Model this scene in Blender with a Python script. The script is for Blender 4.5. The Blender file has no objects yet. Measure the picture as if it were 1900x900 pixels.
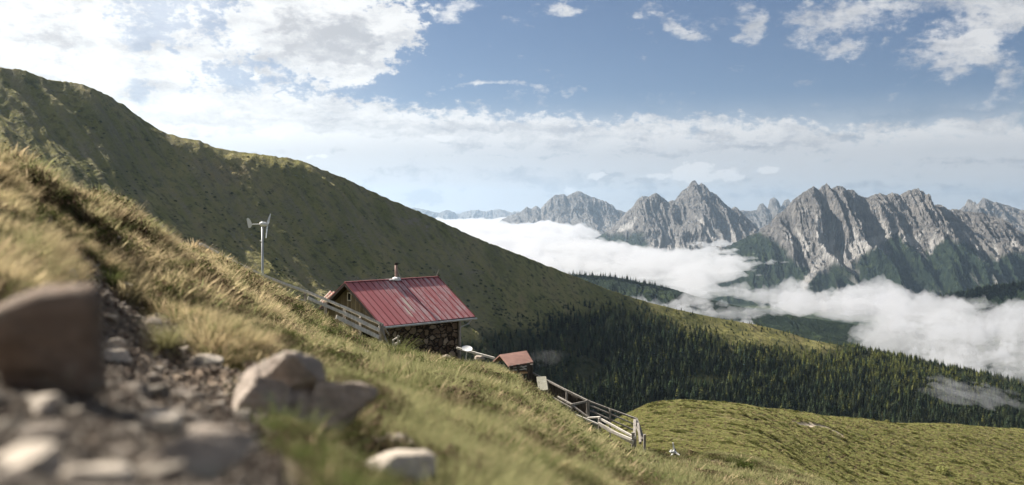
import bpy, bmesh, math, random
import numpy as np
from mathutils import Vector, Matrix, Euler
random.seed(7)
RNG = np.random.default_rng(11)
F, U0, VH = 1847.2, 950.0, 400.0
scene = bpy.context.scene
COL = scene.collection
R = math.radians

def P(u, v, d):
    return Vector(((u - U0) / F * d, d, (VH - v) / F * d))

def tag(o, label=None, cat=None, group=None, kind=None):
    if label: o['label'] = label
    if cat: o['category'] = cat
    if group: o['group'] = group
    if kind: o['kind'] = kind
    return o

# ------------------------------------------------------------------ noise
def _hash(ix, iy, seed):
    h = (ix * 374761393 + iy * 668265263 + seed * 144269504) & 0xffffffff
    h = ((h ^ (h >> 13)) * 1274126177) & 0xffffffff
    return (h ^ (h >> 16)) & 0xffffffff

def gnoise(x, y, seed=0):
    x = np.asarray(x, float); y = np.asarray(y, float)
    ix = np.floor(x).astype(np.int64); iy = np.floor(y).astype(np.int64)
    fx = x - ix; fy = y - iy
    def g(a, b):
        an = _hash(ix + a, iy + b, seed) * (2 * math.pi / 4294967296.0)
        return np.cos(an) * (fx - a) + np.sin(an) * (fy - b)
    sx = fx * fx * fx * (fx * (fx * 6 - 15) + 10); sy = fy * fy * fy * (fy * (fy * 6 - 15) + 10)
    n0 = g(0, 0) * (1 - sx) + g(1, 0) * sx
    n1 = g(0, 1) * (1 - sx) + g(1, 1) * sx
    return (n0 * (1 - sy) + n1 * sy) * 1.5

def fbm(x, y, seed=0, octv=4, gain=.5):
    t = 0; a = 1.0; s = 0
    for o in range(octv):
        t = t + a * gnoise(x * 2.03 ** o + 13.7 * o, y * 2.03 ** o - 7.1 * o, seed + o); s += a; a *= gain
    return t / s

def ridged(x, y, seed=0, octv=4, gain=.5):
    t = 0; a = 1.0; s = 0
    for o in range(octv):
        t = t + a * (1 - np.abs(gnoise(x * 2.07 ** o + 3.7 * o, y * 2.07 ** o - 9.1 * o, seed + o))); s += a; a *= gain
    return t / s

def sstep(a, b, x):
    t = np.clip((x - a) / (b - a), 0, 1)
    return t * t * (3 - 2 * t)

# ------------------------------------------------------------------ mesh helpers
def mesh_arrays(name, verts, faces, mat=None, attrs=None, smooth=True):
    verts = np.asarray(verts, np.float32).reshape(-1, 3); faces = np.asarray(faces, np.int32)
    k = faces.shape[1]
    me = bpy.data.meshes.new(name)
    me.vertices.add(len(verts)); me.vertices.foreach_set('co', verts.ravel())
    me.loops.add(faces.size); me.loops.foreach_set('vertex_index', faces.ravel())
    me.polygons.add(len(faces))
    me.polygons.foreach_set('loop_start', np.arange(len(faces), dtype=np.int32) * k)
    try:
        me.polygons.foreach_set('loop_total', np.full(len(faces), k, np.int32))
    except Exception:
        pass
    me.polygons.foreach_set('use_smooth', np.full(len(faces), smooth))
    me.update(calc_edges=True)
    for n, a in (attrs or {}).items():
        at = me.attributes.new(n, 'FLOAT', 'POINT'); at.data.foreach_set('value', np.asarray(a, np.float32).ravel())
    if mat: me.materials.append(mat)
    return me

def grid_faces(nr, nc):
    i = np.arange(nr - 1)[:, None] * nc + np.arange(nc - 1)[None, :]
    return np.stack([i, i + 1, i + nc + 1, i + nc], -1).reshape(-1, 4)

def link(name, me, parent=None):
    o = bpy.data.objects.new(name, me); COL.objects.link(o)
    if parent: o.parent = parent
    return o

def empty(name, loc=(0, 0, 0), rz=0):
    o = bpy.data.objects.new(name, None); COL.objects.link(o)
    o.location = loc; o.rotation_euler = (0, 0, rz); o.empty_display_size = .3
    return o

class MB:
    """collects simple solids and links them as one mesh"""
    def __init__(self): self.v = []; self.f = []
    def add(self, vs, fs):
        b = len(self.v); self.v += [tuple(p) for p in vs]; self.f += [tuple(b + i for i in f) for f in fs]
    def box(self, c, s, M=None):
        vs = [Vector((c[0] + s[0] / 2 * a, c[1] + s[1] / 2 * b, c[2] + s[2] / 2 * d)) for a in (-1, 1) for b in (-1, 1) for d in (-1, 1)]
        if M: vs = [M @ p for p in vs]
        self.add(vs, [(0, 1, 3, 2), (4, 6, 7, 5), (0, 4, 5, 1), (2, 3, 7, 6), (0, 2, 6, 4), (1, 5, 7, 3)])
    def beam(self, p, q, w, h, up=(0, 0, 1), taper=1.0, jit=0.0):
        p = Vector(p); q = Vector(q); d = (q - p).normalized(); up = Vector(up)
        if abs(d.dot(up)) > .97: up = Vector((0, 1, 0))
        s = d.cross(up).normalized(); t = s.cross(d).normalized()
        vs = []
        for e, k in ((p, 1.0), (q, taper)):
            for a, b in ((-1, -1), (1, -1), (1, 1), (-1, 1)):
                j = Vector((random.uniform(-jit, jit), random.uniform(-jit, jit), random.uniform(-jit, jit)))
                vs.append(e + s * (a * w / 2 * k) + t * (b * h / 2 * k) + j)
        self.add(vs, [(3, 2, 1, 0), (4, 5, 6, 7), (0, 1, 5, 4), (1, 2, 6, 5), (2, 3, 7, 6), (3, 0, 4, 7)])
    def tube(self, pts, rad, n=10):
        pts = [Vector(p) for p in pts]
        if not isinstance(rad, (list, tuple)): rad = [rad] * len(pts)
        rings = []
        for i, p in enumerate(pts):
            d = (pts[min(i + 1, len(pts) - 1)] - pts[max(i - 1, 0)]).normalized()
            a = d.cross(Vector((0, 0, 1)))
            if a.length < .05: a = Vector((1, 0, 0))
            a.normalize(); b = d.cross(a)
            rings.append([p + (a * math.cos(2 * math.pi * k / n) + b * math.sin(2 * math.pi * k / n)) * rad[i] for k in range(n)])
        vs = [p for r in rings for p in r]; fs = []
        for i in range(len(pts) - 1):
            for k in range(n):
                fs.append((i * n + k, i * n + (k + 1) % n, (i + 1) * n + (k + 1) % n, (i + 1) * n + k))
        fs.append(tuple(range(n - 1, -1, -1))); fs.append(tuple((len(pts) - 1) * n + k for k in range(n)))
        self.add(vs, fs)
    def prism(self, poly, ext):
        """poly: list of 3d points, ext: extrusion vector"""
        n = len(poly); poly = [Vector(p) for p in poly]; e = Vector(ext)
        self.add(poly + [p + e for p in poly], [tuple(range(n - 1, -1, -1)), tuple(range(n, 2 * n))] + [(i, (i + 1) % n, n + (i + 1) % n, n + i) for i in range(n)])
    def build(self, name, mat, parent=None, smooth=False, bevel=0.0):
        me = bpy.data.meshes.new(name); me.from_pydata(self.v, [], self.f); me.update()
        bm = bmesh.new(); bm.from_mesh(me); bmesh.ops.recalc_face_normals(bm, faces=bm.faces)
        if bevel:
            bmesh.ops.bevel(bm, geom=list(bm.edges), offset=bevel, segments=1, affect='EDGES', clamp_overlap=True)
        bm.to_mesh(me); bm.free()
        if mat: me.materials.append(mat)
        if smooth: me.polygons.foreach_set('use_smooth', [True] * len(me.polygons))
        return link(name, me, parent)

# ------------------------------------------------------------------ node helpers
class NT:
    def __init__(self, tree): self.t = tree; self.n = tree.nodes; self.l = tree.links
    def new(self, typ, **kw):
        nd = self.n.new(typ)
        for k, v in kw.items(): setattr(nd, k, v)
        return nd
    def put(self, sock, val):
        if isinstance(val, bpy.types.NodeSocket): self.l.new(val, sock)
        elif val is not None: sock.default_value = val
    def math(self, op, a, b=None, c=None, clamp=False):
        nd = self.new('ShaderNodeMath', operation=op, use_clamp=clamp)
        self.put(nd.inputs[0], a)
        if b is not None: self.put(nd.inputs[1], b)
        if c is not None: self.put(nd.inputs[2], c)
        return nd.outputs[0]
    def mix(self, fac, a, b, blend='MIX'):
        nd = self.new('ShaderNodeMix', data_type='RGBA', blend_type=blend)
        self.put(nd.inputs[0], fac); self.put(nd.inputs[6], rgb(a)); self.put(nd.inputs[7], rgb(b))
        return nd.outputs[2]
    def mixf(self, fac, a, b):
        nd = self.new('ShaderNodeMix', data_type='FLOAT')
        self.put(nd.inputs[0], fac); self.put(nd.inputs[2], a); self.put(nd.inputs[3], b)
        return nd.outputs[0]
    def noise(self, vec, scale, detail=4, rough=.55, dist=0.0, out=0):
        nd = self.new('ShaderNodeTexNoise'); self.put(nd.inputs['Vector'], vec)
        nd.inputs['Scale'].default_value = scale; nd.inputs['Detail'].default_value = detail
        nd.inputs['Roughness'].default_value = rough; nd.inputs['Distortion'].default_value = dist
        return nd.outputs[out]
    def ramp(self, fac, stops, interp='LINEAR'):
        nd = self.new('ShaderNodeValToRGB'); self.put(nd.inputs[0], fac); cr = nd.color_ramp; cr.interpolation = interp
        while len(cr.elements) < len(stops): cr.elements.new(.5)
        for e, (p, c) in zip(cr.elements, stops):
            e.position = p; e.color = rgb(c) if not isinstance(c, (int, float)) else (c, c, c, 1)
        return nd.outputs[0]
    def maprange(self, v, a, b, c=0., d=1., smooth=True):
        nd = self.new('ShaderNodeMapRange'); nd.interpolation_type = 'SMOOTHSTEP' if smooth else 'LINEAR'
        self.put(nd.inputs[0], v)
        for i, x in zip((1, 2, 3, 4), (a, b, c, d)): self.put(nd.inputs[i], x)
        return nd.outputs[0]
    def attr(self, name, out='Fac'):
        nd = self.new('ShaderNodeAttribute', attribute_name=name); return nd.outputs[out]
    def scalev(self, vec, s):
        nd = self.new('ShaderNodeMapping'); self.put(nd.inputs[0], vec); nd.inputs['Scale'].default_value = s
        return nd.outputs[0]

def rgb(c):
    if isinstance(c, bpy.types.NodeSocket) or c is None: return c
    return (*c, 1.0) if len(c) == 3 else c

def material(name, build, rough=.9, spec=.2, metal=0.0):
    m = bpy.data.materials.new(name); m.use_nodes = True
    t = NT(m.node_tree); b = m.node_tree.nodes['Principled BSDF']
    b.inputs['Roughness'].default_value = rough; b.inputs['Specular IOR Level'].default_value = spec; b.inputs['Metallic'].default_value = metal
    c = build(t, b)
    if c is not None: t.put(b.inputs['Base Color'], rgb(c))
    return m

def bump(t, b, height, strength=.5, dist=.05):
    nd = t.new('ShaderNodeBump'); nd.inputs['Strength'].default_value = strength; nd.inputs['Distance'].default_value = dist
    t.put(nd.inputs['Height'], height); t.l.new(nd.outputs[0], b.inputs['Normal'])

def objco(t): return t.new('ShaderNodeTexCoord').outputs['Object']
def geopos(t): return t.new('ShaderNodeNewGeometry').outputs['Position']

def leaf_material(name, root, tip, trans=.35, var=.25, attr='tip'):
    """thin leaf: diffuse with light passing through; root to tip colour, random tint per plant"""
    m = bpy.data.materials.new(name); m.use_nodes = True; t = NT(m.node_tree); t.n.clear()
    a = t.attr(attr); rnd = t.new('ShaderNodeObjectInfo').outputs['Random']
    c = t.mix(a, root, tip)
    hsv = t.new('ShaderNodeHueSaturation'); t.put(hsv.inputs['Color'], c)
    t.put(hsv.inputs['Hue'], t.math('MULTIPLY_ADD', rnd, var * .10, .5 - var * .05))
    r2 = t.math('FRACT', t.math('MULTIPLY', rnd, 17.31))
    t.put(hsv.inputs['Value'], t.math('MULTIPLY_ADD', r2, var * 1.8, 1 - var * .9))
    c = hsv.outputs[0]
    d = t.new('ShaderNodeBsdfDiffuse'); t.l.new(c, d.inputs[0])
    tr = t.new('ShaderNodeBsdfTranslucent'); t.l.new(c, tr.inputs[0])
    mx = t.new('ShaderNodeMixShader'); mx.inputs[0].default_value = trans
    t.l.new(d.outputs[0], mx.inputs[1]); t.l.new(tr.outputs[0], mx.inputs[2])
    o = t.new('ShaderNodeOutputMaterial'); t.l.new(mx.outputs[0], o.inputs[0])
    return m

# ------------------------------------------------------------------ scattering of stuff (one object each)
def scatter(name, pts, rots, scl, pid, protos, label=None, cat=None):
    pts = np.asarray(pts, np.float32); n = len(pts)
    me = bpy.data.meshes.new(name); me.vertices.add(n); me.vertices.foreach_set('co', pts.ravel())
    a = me.attributes.new('rot', 'FLOAT_VECTOR', 'POINT'); a.data.foreach_set('vector', np.asarray(rots, np.float32).ravel())
    a = me.attributes.new('scl', 'FLOAT_VECTOR', 'POINT')
    scl = np.asarray(scl, np.float32)
    if scl.ndim == 1: scl = np.repeat(scl[:, None], 3, 1)
    a.data.foreach_set('vector', scl.ravel())
    a = me.attributes.new('pid', 'INT', 'POINT'); a.data.foreach_set('value', np.asarray(pid, np.int32))
    o = link(name, me)
    c = bpy.data.collections.new(name + '_kinds')
    for i, p in enumerate(protos):
        p.name = '%s_kind_%02d' % (name, i)
        c.objects.link(p)
    ng = bpy.data.node_groups.new(name, 'GeometryNodeTree')
    ng.interface.new_socket('Geometry', in_out='INPUT', socket_type='NodeSocketGeometry')
    ng.interface.new_socket('Geometry', in_out='OUTPUT', socket_type='NodeSocketGeometry')
    N = ng.nodes; L = ng.links
    gi = N.new('NodeGroupInput'); go = N.new('NodeGroupOutput')
    ci = N.new('GeometryNodeCollectionInfo'); ci.inputs['Collection'].default_value = c
    ci.inputs['Separate Children'].default_value = True; ci.inputs['Reset Children'].default_value = True
    ip = N.new('GeometryNodeInstanceOnPoints'); ip.inputs['Pick Instance'].default_value = True
    def na(nm, ty):
        k = N.new('GeometryNodeInputNamedAttribute'); k.data_type = ty; k.inputs['Name'].default_value = nm
        return next(s for s in k.outputs if s.enabled)
    er = N.new('FunctionNodeEulerToRotation'); L.new(na('rot', 'FLOAT_VECTOR'), er.inputs[0])
    L.new(gi.outputs[0], ip.inputs['Points']); L.new(ci.outputs[0], ip.inputs['Instance'])
    L.new(na('pid', 'INT'), ip.inputs['Instance Index']); L.new(er.outputs[0], ip.inputs['Rotation'])
    L.new(na('scl', 'FLOAT_VECTOR'), ip.inputs['Scale']); L.new(ip.outputs[0], go.inputs[0])
    md = o.modifiers.new('scatter', 'NODES'); md.node_group = ng
    tag(o, label, cat, kind='stuff')
    return o

def proto(name, me):
    return bpy.data.objects.new(name, me)

# ------------------------------------------------------------------ camera, light
cam = bpy.data.objects.new('camera', bpy.data.cameras.new('camera')); COL.objects.link(cam)
cd = cam.data; cd.lens = 35; cd.sensor_width = 36; cd.clip_start = .05; cd.clip_end = 300000
cam.location = (0, 0, 0); cam.rotation_euler = (R(90), 0, 0)
cd.shift_y = -(450 - VH) / 1900.0
cd.dof.use_dof = True; cd.dof.focus_distance = 58; cd.dof.aperture_fstop = 1.25
scene.camera = cam

SUN_AZ, SUN_EL = -55.0, 40.0        # degrees; azimuth clockwise from +Y
sd = Vector((math.sin(R(SUN_AZ)) * math.cos(R(SUN_EL)), math.cos(R(SUN_AZ)) * math.cos(R(SUN_EL)), math.sin(R(SUN_EL))))
sl = bpy.data.lights.new('sun', 'SUN'); sl.energy = 4.8; sl.angle = R(.6); sl.color = (1.0, .93, .83)
so = bpy.data.objects.new('sun', sl); COL.objects.link(so)
so.rotation_euler = (-sd).to_track_quat('-Z', 'Y').to_euler()

scene.render.engine = 'CYCLES'
cy = scene.cycles
cy.use_denoising = True
try: cy.denoiser = 'OPENIMAGEDENOISE'
except Exception: pass
cy.max_bounces = 8; cy.diffuse_bounces = 2; cy.glossy_bounces = 2; cy.transmission_bounces = 3
cy.volume_bounces = 5; cy.transparent_max_bounces = 8; cy.use_adaptive_sampling = True; cy.adaptive_threshold = .02
cy.caustics_reflective = False; cy.caustics_refractive = False
vs = scene.view_settings
vs.view_transform = 'Standard'; vs.look = 'None'; vs.gamma = 1; vs.exposure = 1.38; vs.use_curve_mapping = False
CLOUD_LUM, CLOUD_GLOW, SKY_LUM = 2.65, .95, 0.215
# ------------------------------------------------------------------ sky with clouds (directions, at infinity)
w = bpy.data.worlds.new('World'); scene.world = w; w.use_nodes = True
t = NT(w.node_tree); t.n.clear()
sky = t.new('ShaderNodeTexSky', sky_type='NISHITA', sun_disc=False)
sky.sun_elevation = R(SUN_EL); sky.sun_rotation = R(SUN_AZ); sky.altitude = 2300; sky.air_density = 1.0; sky.dust_density = .6; sky.ozone_density = 1.6
co = t.new('ShaderNodeTexCoord').outputs['Generated']
nrm = t.new('ShaderNodeVectorMath', operation='NORMALIZE'); t.l.new(co, nrm.inputs[0])
D = nrm.outputs[0]
sp = t.new('ShaderNodeSeparateXYZ'); t.l.new(D, sp.inputs[0])
az = t.math('MULTIPLY', t.math('ARCTAN2', sp.outputs[0], sp.outputs[1]), 57.29578)   # degrees
el = t.math('MULTIPLY', t.math('ARCSINE', sp.outputs[2]), 57.29578)
def cxyz(x, y, z=0.0):
    c = t.new('ShaderNodeCombineXYZ'); t.put(c.inputs[0], x); t.put(c.inputs[1], y); t.put(c.inputs[2], z); return c.outputs[0]
AE = cxyz(az, el)
def azel(u, v):
    p = P(u, v, 1.0); return math.degrees(math.atan2(p.x, p.y)), math.degrees(math.atan2(p.z, math.hypot(p.x, p.y)))
# ragged coordinates
wn = t.new('ShaderNodeTexNoise'); wn.inputs['Scale'].default_value = .22; wn.inputs['Detail'].default_value = 7; wn.inputs['Roughness'].default_value = .62
t.l.new(t.scalev(AE, (1, 1.6, 1)), wn.inputs['Vector'])
wv = t.new('ShaderNodeVectorMath', operation='SUBTRACT'); t.l.new(wn.outputs['Color'], wv.inputs[0]); wv.inputs[1].default_value = (.5, .5, .5)
def warped(amp):
    ws = t.new('ShaderNodeVectorMath', operation='SCALE'); t.l.new(wv.outputs[0], ws.inputs[0]); ws.inputs['Scale'].default_value = amp
    wa = t.new('ShaderNodeVectorMath', operation='ADD'); t.l.new(AE, wa.inputs[0]); t.l.new(ws.outputs[0], wa.inputs[1])
    return wa.outputs[0]
W1 = warped(4.5); W2 = warped(2.2)
def blob(W, u, v, ru, rv, s=1.0, pw=1.0):
    """soft lump of cloud round the direction seen at u,v with radii in degrees"""
    a, e = azel(u, v)
    m = t.new('ShaderNodeMapping'); t.l.new(W, m.inputs[0]); m.vector_type = 'TEXTURE'
    m.inputs['Location'].default_value = (a, e, 0); m.inputs['Scale'].default_value = (ru, rv, 1)
    m2 = t.new('ShaderNodeVectorMath', operation='MULTIPLY'); t.l.new(m.outputs[0], m2.inputs[0]); m2.inputs[1].default_value = (1, 1, 0)
    ln = t.new('ShaderNodeVectorMath', operation='LENGTH'); t.l.new(m2.outputs[0], ln.inputs[0])
    return t.math('MULTIPLY', t.maprange(ln.outputs['Value'], 0, 1, 1, 0), s)
def total(ls):
    x = ls[0]
    for y in ls[1:]: x = t.math('ADD', x, y)
    return x
base_n = t.noise(t.scalev(W2, (.10, .22, 1)), 1.0, 6, .6)
fine_n = t.noise(t.scalev(AE, (.35, .7, 1)), 1.0, 7, .62)
streak = t.noise(t.scalev(W2, (.035, .75, 1)), 1.0, 6, .55)
tiny = t.math('SUBTRACT', t.noise(t.scalev(AE, (1.5, 2.2, 1)), 1.0, 6, .62), .5)
nsum = t.math('ADD', t.math('MULTIPLY', t.math('SUBTRACT', base_n, .5), 1.5), t.math('MULTIPLY', t.math('SUBTRACT', fine_n, .5), 1.0))
# 1 the heavy bank towards the sun and the big cumulus next to it
cum = total([blob(W1, 570, 45, 9.5, 5.2, 1.15), blob(W1, 650, 115, 4.6, 2.6, .5), blob(W1, 345, 105, 2.6, 2.2, .8), blob(W1, 745, 45, 3.4, 2.2, .6), blob(W1, 440, 195, 6.5, 2.4, .8),
             blob(W1, 80, 70, 10.5, 8.5, .95), blob(W1, -250, 60, 12, 9, .9), blob(W1, 300, 62, 1.8, 1.2, -.45), blob(W1, 255, 160, 1.1, 1.8, -.4)])
# 2 long bank over the mountains: top edge runs level, streaks below
top = t.maprange(t.math('ADD', el, t.math('ADD', t.math('ADD', t.math('MULTIPLY', nsum, 2.6), t.math('MULTIPLY', tiny, 2.6)), t.math('MULTIPLY', t.math('ABSOLUTE', t.math('SUBTRACT', az, -14.)), .055))), 6.9, 6.1, 0, 1)
bank = t.math('MULTIPLY', top, t.maprange(el, 2.0, 4.0, .80, 1.0))
# 3 small clouds high on the right, wisps
smal = total([blob(W1, 1550, 45, 3.4, 1.8, .8), blob(W1, 1570, 95, 2.0, .9, .6), blob(W1, 1780, 95, 3.2, 1.7, .85), blob(W1, 1390, 40, 1.8, 1.5, .7), blob(W1, 1210, 15, 2.6, 1.3, .7), blob(W1, 1050, 30, 2.8, .9, .75),
              blob(W1, 1255, 50, 1.3, .6, .6), blob(W1, 1850, 30, 5, 3.0, .8), blob(W1, 1880, 150, 2.2, 1.6, .75), blob(W1, 1700, 10, 6, 1.6, .75), blob(W1, 860, 20, 2.6, 1.0, .75), blob(W1, 900, 155, 7, .5, .55), blob(W1, 1060, 165, 3, .35, .5), blob(W1, 1840, 245, 5.5, 1.3, .9), blob(W1, 1720, 230, 3, .8, .5)])
# 4 crisp little cumulus row standing on the mountains
crisp = total([blob(W2, 1285, 318, 1.9, 1.0, 1.3), blob(W2, 1215, 325, 1.5, .6, 1.0), blob(W2, 1110, 328, 1.0, .42, .9), blob(W2, 1430, 318, 1.2, .5, .9), blob(W2, 1360, 325, 1.6, .55, .9), blob(W2, 1058, 344, 1.1, .5, .9), blob(W2, 510, 245, 3.2, .8, .8), blob(W2, 815, 256, 2.0, .35, .8), blob(W2, 590, 297, 1.3, .3, .7)])
nother = t.maprange(t.noise(t.scalev(D, (1, 1, 2.2)), 3.2, 7, .6), .5, .64, 0, .9)     # clouds in the rest of the sky, out of the frame
outside = t.math('MULTIPLY', nother, t.maprange(t.math('ABSOLUTE', az), 32, 50, 0, 1))
outside = t.math('MAXIMUM', outside, t.math('MULTIPLY', nother, t.maprange(el, 15, 24, 0, 1)))
dc = t.maprange(t.math('ADD', cum, t.math('ADD', t.math('MULTIPLY', nsum, 1.25), t.math('MULTIPLY', tiny, 1.3))), .36, .70, 0, 1)
ds = t.maprange(t.math('ADD', smal, t.math('ADD', t.math('MULTIPLY', nsum, 1.7), t.math('MULTIPLY', tiny, 1.1))), .20, .95, 0, .92)
dk = t.maprange(t.math('ADD', crisp, t.math('ADD', t.math('MULTIPLY', t.math('SUBTRACT', fine_n, .5), 1.7), t.math('MULTIPLY', tiny, 1.5))), .42, .66, 0, 1)
dbk = t.math('MULTIPLY', bank, t.maprange(t.math('ADD', streak, t.math('MULTIPLY', nsum, .5)), .12, .46, .62, 1.0))
dens = t.math('MAXIMUM', t.math('MAXIMUM', dc, ds), t.math('MAXIMUM', t.math('MAXIMUM', dbk, dk), outside))
# brightness: thin parts and sunward rims bright, thick undersides grey
gd = P(150, 60, 1.0).normalized()     # brightest part of the cloud bank, in front of the sun
sdn = t.new('ShaderNodeVectorMath', operation='DOT_PRODUCT'); t.l.new(D, sdn.inputs[0]); sdn.inputs[1].default_value = gd
glow = t.math('POWER', t.math('MAXIMUM', sdn.outputs['Value'], 0), 14.0)
thick = total([blob(W1, 600, 80, 6.5, 2.6, .8), blob(W1, 500, 138, 5.0, 1.2, .6), blob(W1, 690, 60, 3.6, 2.2, .5), blob(W1, 60, 20, 9, 3, .35)])
thick = t.maprange(t.math('ADD', thick, t.math('ADD', t.math('MULTIPLY', nsum, 1.7), t.math('MULTIPLY', tiny, .7))), .25, .95, 0, .9)
under = t.maprange(t.math('ADD', streak, t.math('MULTIPLY', tiny, .3)), .42, .60, 0, .85)
under = t.math('MULTIPLY', under, t.maprange(el, 1.0, 6.2, 1.0, .45))
greyc = total([blob(W2, 940, 322, 6, .45, 1.0), blob(W2, 1330, 338, 5, .3, .8), blob(W2, 1800, 265, 6, 1.0, .5), blob(W2, 1050, 270, 9, 1.3, .6), blob(W2, 1600, 300, 9, .8, .35)])
shade = t.math('MAXIMUM', thick, t.math('MAXIMUM', under, t.math('MULTIPLY', greyc, .75)), clamp=True)

lit = t.mix(t.maprange(az, -30, 8, 0, 1), (.95, .94, .92), (.97, .965, .96))
dark = t.mix(t.maprange(az, -26, 5, 0, 1), (.56, .54, .53), (.50, .525, .57))
bl = t.math('ADD', t.math('MULTIPLY', t.noise(t.scalev(W2, (.42, .62, 1)), 1.0, 7, .64), .55), t.math('MULTIPLY', t.noise(t.scalev(W2, (.10, .95, 1)), 1.0, 6, .6), .45))
shade = t.math('ADD', shade, t.math('MULTIPLY', t.math('SUBTRACT', bl, .475), 3.6), clamp=True)
shade = t.math('MAXIMUM', shade, t.maprange(el, 5.0, 3.4, 0, .5))
shade = t.math('MULTIPLY', shade, t.math('SUBTRACT', 1.0, t.math('MULTIPLY', dk, .9)))
ccol = t.mix(shade, lit, dark)
lum = t.math('ADD', CLOUD_LUM, t.math('MULTIPLY', glow, CLOUD_GLOW))
cmul = t.new('ShaderNodeVectorMath', operation='SCALE'); t.l.new(ccol, cmul.inputs[0]); t.l.new(lum, cmul.inputs['Scale'])
# blue of the open sky, paler towards the sun and the horizon (thin high haze)
tnt = t.mix(1.0, sky.outputs[0], (.93, .93, 1.0), 'MULTIPLY')
skc = t.new('ShaderNodeVectorMath', operation='SCALE'); t.l.new(tnt, skc.inputs[0]); skc.inputs['Scale'].default_value = SKY_LUM
veil = t.math('MAXIMUM', t.maprange(el, 7.2, 2.0, .0, .9), t.math('MULTIPLY', t.maprange(az, -3, -24, 0, 1), .62))
veil = t.math('MULTIPLY', veil, t.maprange(t.math('ADD', fine_n, t.math('MULTIPLY', base_n, .6)), .4, 1.1, .72, 1.1))
open_ = t.mix(veil, skc.outputs[0], cmul.outputs[0])
final = t.mix(dens, open_, cmul.outputs[0])
bg = t.new('ShaderNodeBackground'); t.l.new(final, bg.inputs[0]); bg.inputs[1].default_value = .12
wo = t.new('ShaderNodeOutputWorld'); t.l.new(bg.outputs[0], wo.inputs[0])
try: w.cycles.sampling_method = 'MANUAL'; w.cycles.sample_map_resolution = 512
except Exception: pass
# ------------------------------------------------------------------ near ground and meadow: one sheet, sight-line heights by thin plate spline
GP = []
def colpts(u, lst): GP.extend((u, v, d) for v, d in lst)
colpts(-500, [(1000, .8), (820, 1.6), (600, 3), (380, 5.5), (200, 8), (60, 11), (140, 16), (330, 32), (560, 70), (800, 190)])
colpts(-200, [(1000, 1.0), (850, 1.5), (720, 2.3), (560, 3.8), (400, 6), (270, 9), (215, 11), (320, 17), (450, 32), (640, 65), (860, 190)])
colpts(0, [(1000, 1.0), (900, 1.35), (800, 1.8), (700, 2.5), (600, 3.7), (500, 5.2), (400, 7.2), (350, 8.9), (301, 10.8), (385, 16), (520, 30), (660, 60), (780, 120), (900, 220)])
colpts(200, [(1000, 1.1), (900, 1.5), (800, 2.1), (720, 2.9), (650, 4.3), (600, 5.4), (500, 7.8), (440, 10.8), (386, 15), (462, 22), (570, 36), (700, 75), (820, 160)])
colpts(400, [(1000, 1.3), (900, 1.8), (800, 2.6), (720, 4), (670, 5.6), (620, 8.2), (562, 13), (517, 19), (480, 27), (562, 38), (640, 56), (740, 95), (850, 180)])
colpts(560, [(1000, 1.7), (900, 2.4), (800, 3.6), (720, 5.6), (680, 8.6), (645, 14), (607, 24), (575, 35), (632, 45), (680, 62), (750, 95), (860, 190)])
colpts(690, [(1000, 2.2), (900, 3.2), (820, 4.6), (740, 7.2), (712, 11), (682, 20), (661, 37), (694, 46), (720, 60), (780, 110), (880, 200)])
colpts(850, [(1000, 3.0), (900, 4.5), (820, 6.6), (752, 11), (710, 20), (683, 36), (694, 46), (704, 54), (735, 75), (800, 130), (880, 220)])
colpts(950, [(1000, 3.6), (900, 5.5), (820, 8.8), (755, 16), (722, 26), (706, 36), (722, 45), (735, 53), (760, 70), (810, 120), (870, 220)])
colpts(1050, [(1000, 4.4), (900, 7.2), (842, 12), (806, 22), (780, 33), (800, 43), (802, 52), (812, 66), (830, 110), (865, 180)])
colpts(1190, [(1000, 6), (912, 11), (878, 21), (858, 33), (850, 42), (820, 56), (785, 80), (754, 130), (810, 180), (860, 250)])
colpts(1300, [(1000, 8), (918, 15), (886, 25), (878, 36), (830, 55), (790, 85), (749, 140), (800, 190), (850, 280)])
colpts(1420, [(1000, 10), (930, 18), (905, 26), (893, 36), (850, 54), (800, 88), (760, 145), (810, 200), (860, 280)])
colpts(1600, [(1050, 10), (970, 20), (925, 34), (936, 58), (915, 84), (885, 104), (845, 124), (808, 144), (777, 170), (825, 230), (870, 300)])
colpts(1510, [(1050, 10), (950, 20), (912, 33), (888, 60), (860, 88), (826, 110), (797, 126), (769, 152), (815, 210), (860, 290)])
colpts(1760, [(1050, 12), (980, 22), (948, 40), (942, 72), (920, 104), (886, 130), (848, 148), (813, 166), (786, 190), (835, 250), (870, 320)])
colpts(1900, [(1050, 13), (990, 25), (962, 45), (957, 78), (932, 116), (895, 145), (855, 166), (820, 184), (797, 204), (840, 270), (880, 340)])
colpts(2300, [(1080, 14), (1000, 28), (970, 60), (1040, 110), (940, 185), (825, 215), (870, 320)])
GP = np.array(GP, float)
_su, _sd = 260.0, .55
_gx = np.stack([GP[:, 0] / _su, np.log(GP[:, 2]) / _sd], 1)
_off = 250.0 / 1.0
def _phi(r2): return .5 * r2 * np.log(np.maximum(r2, 1e-12))
def _tps_fit(X, y, lam):
    n = len(X); A = _phi(((X[:, None] - X[None]) ** 2).sum(-1)) + lam * np.eye(n)
    Q = np.hstack([np.ones((n, 1)), X]); M = np.block([[A, Q], [Q.T, np.zeros((3, 3))]])
    return np.linalg.solve(M, np.concatenate([y, np.zeros(3)]))
_gc = _tps_fit(_gx, GP[:, 1], .02)
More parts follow.
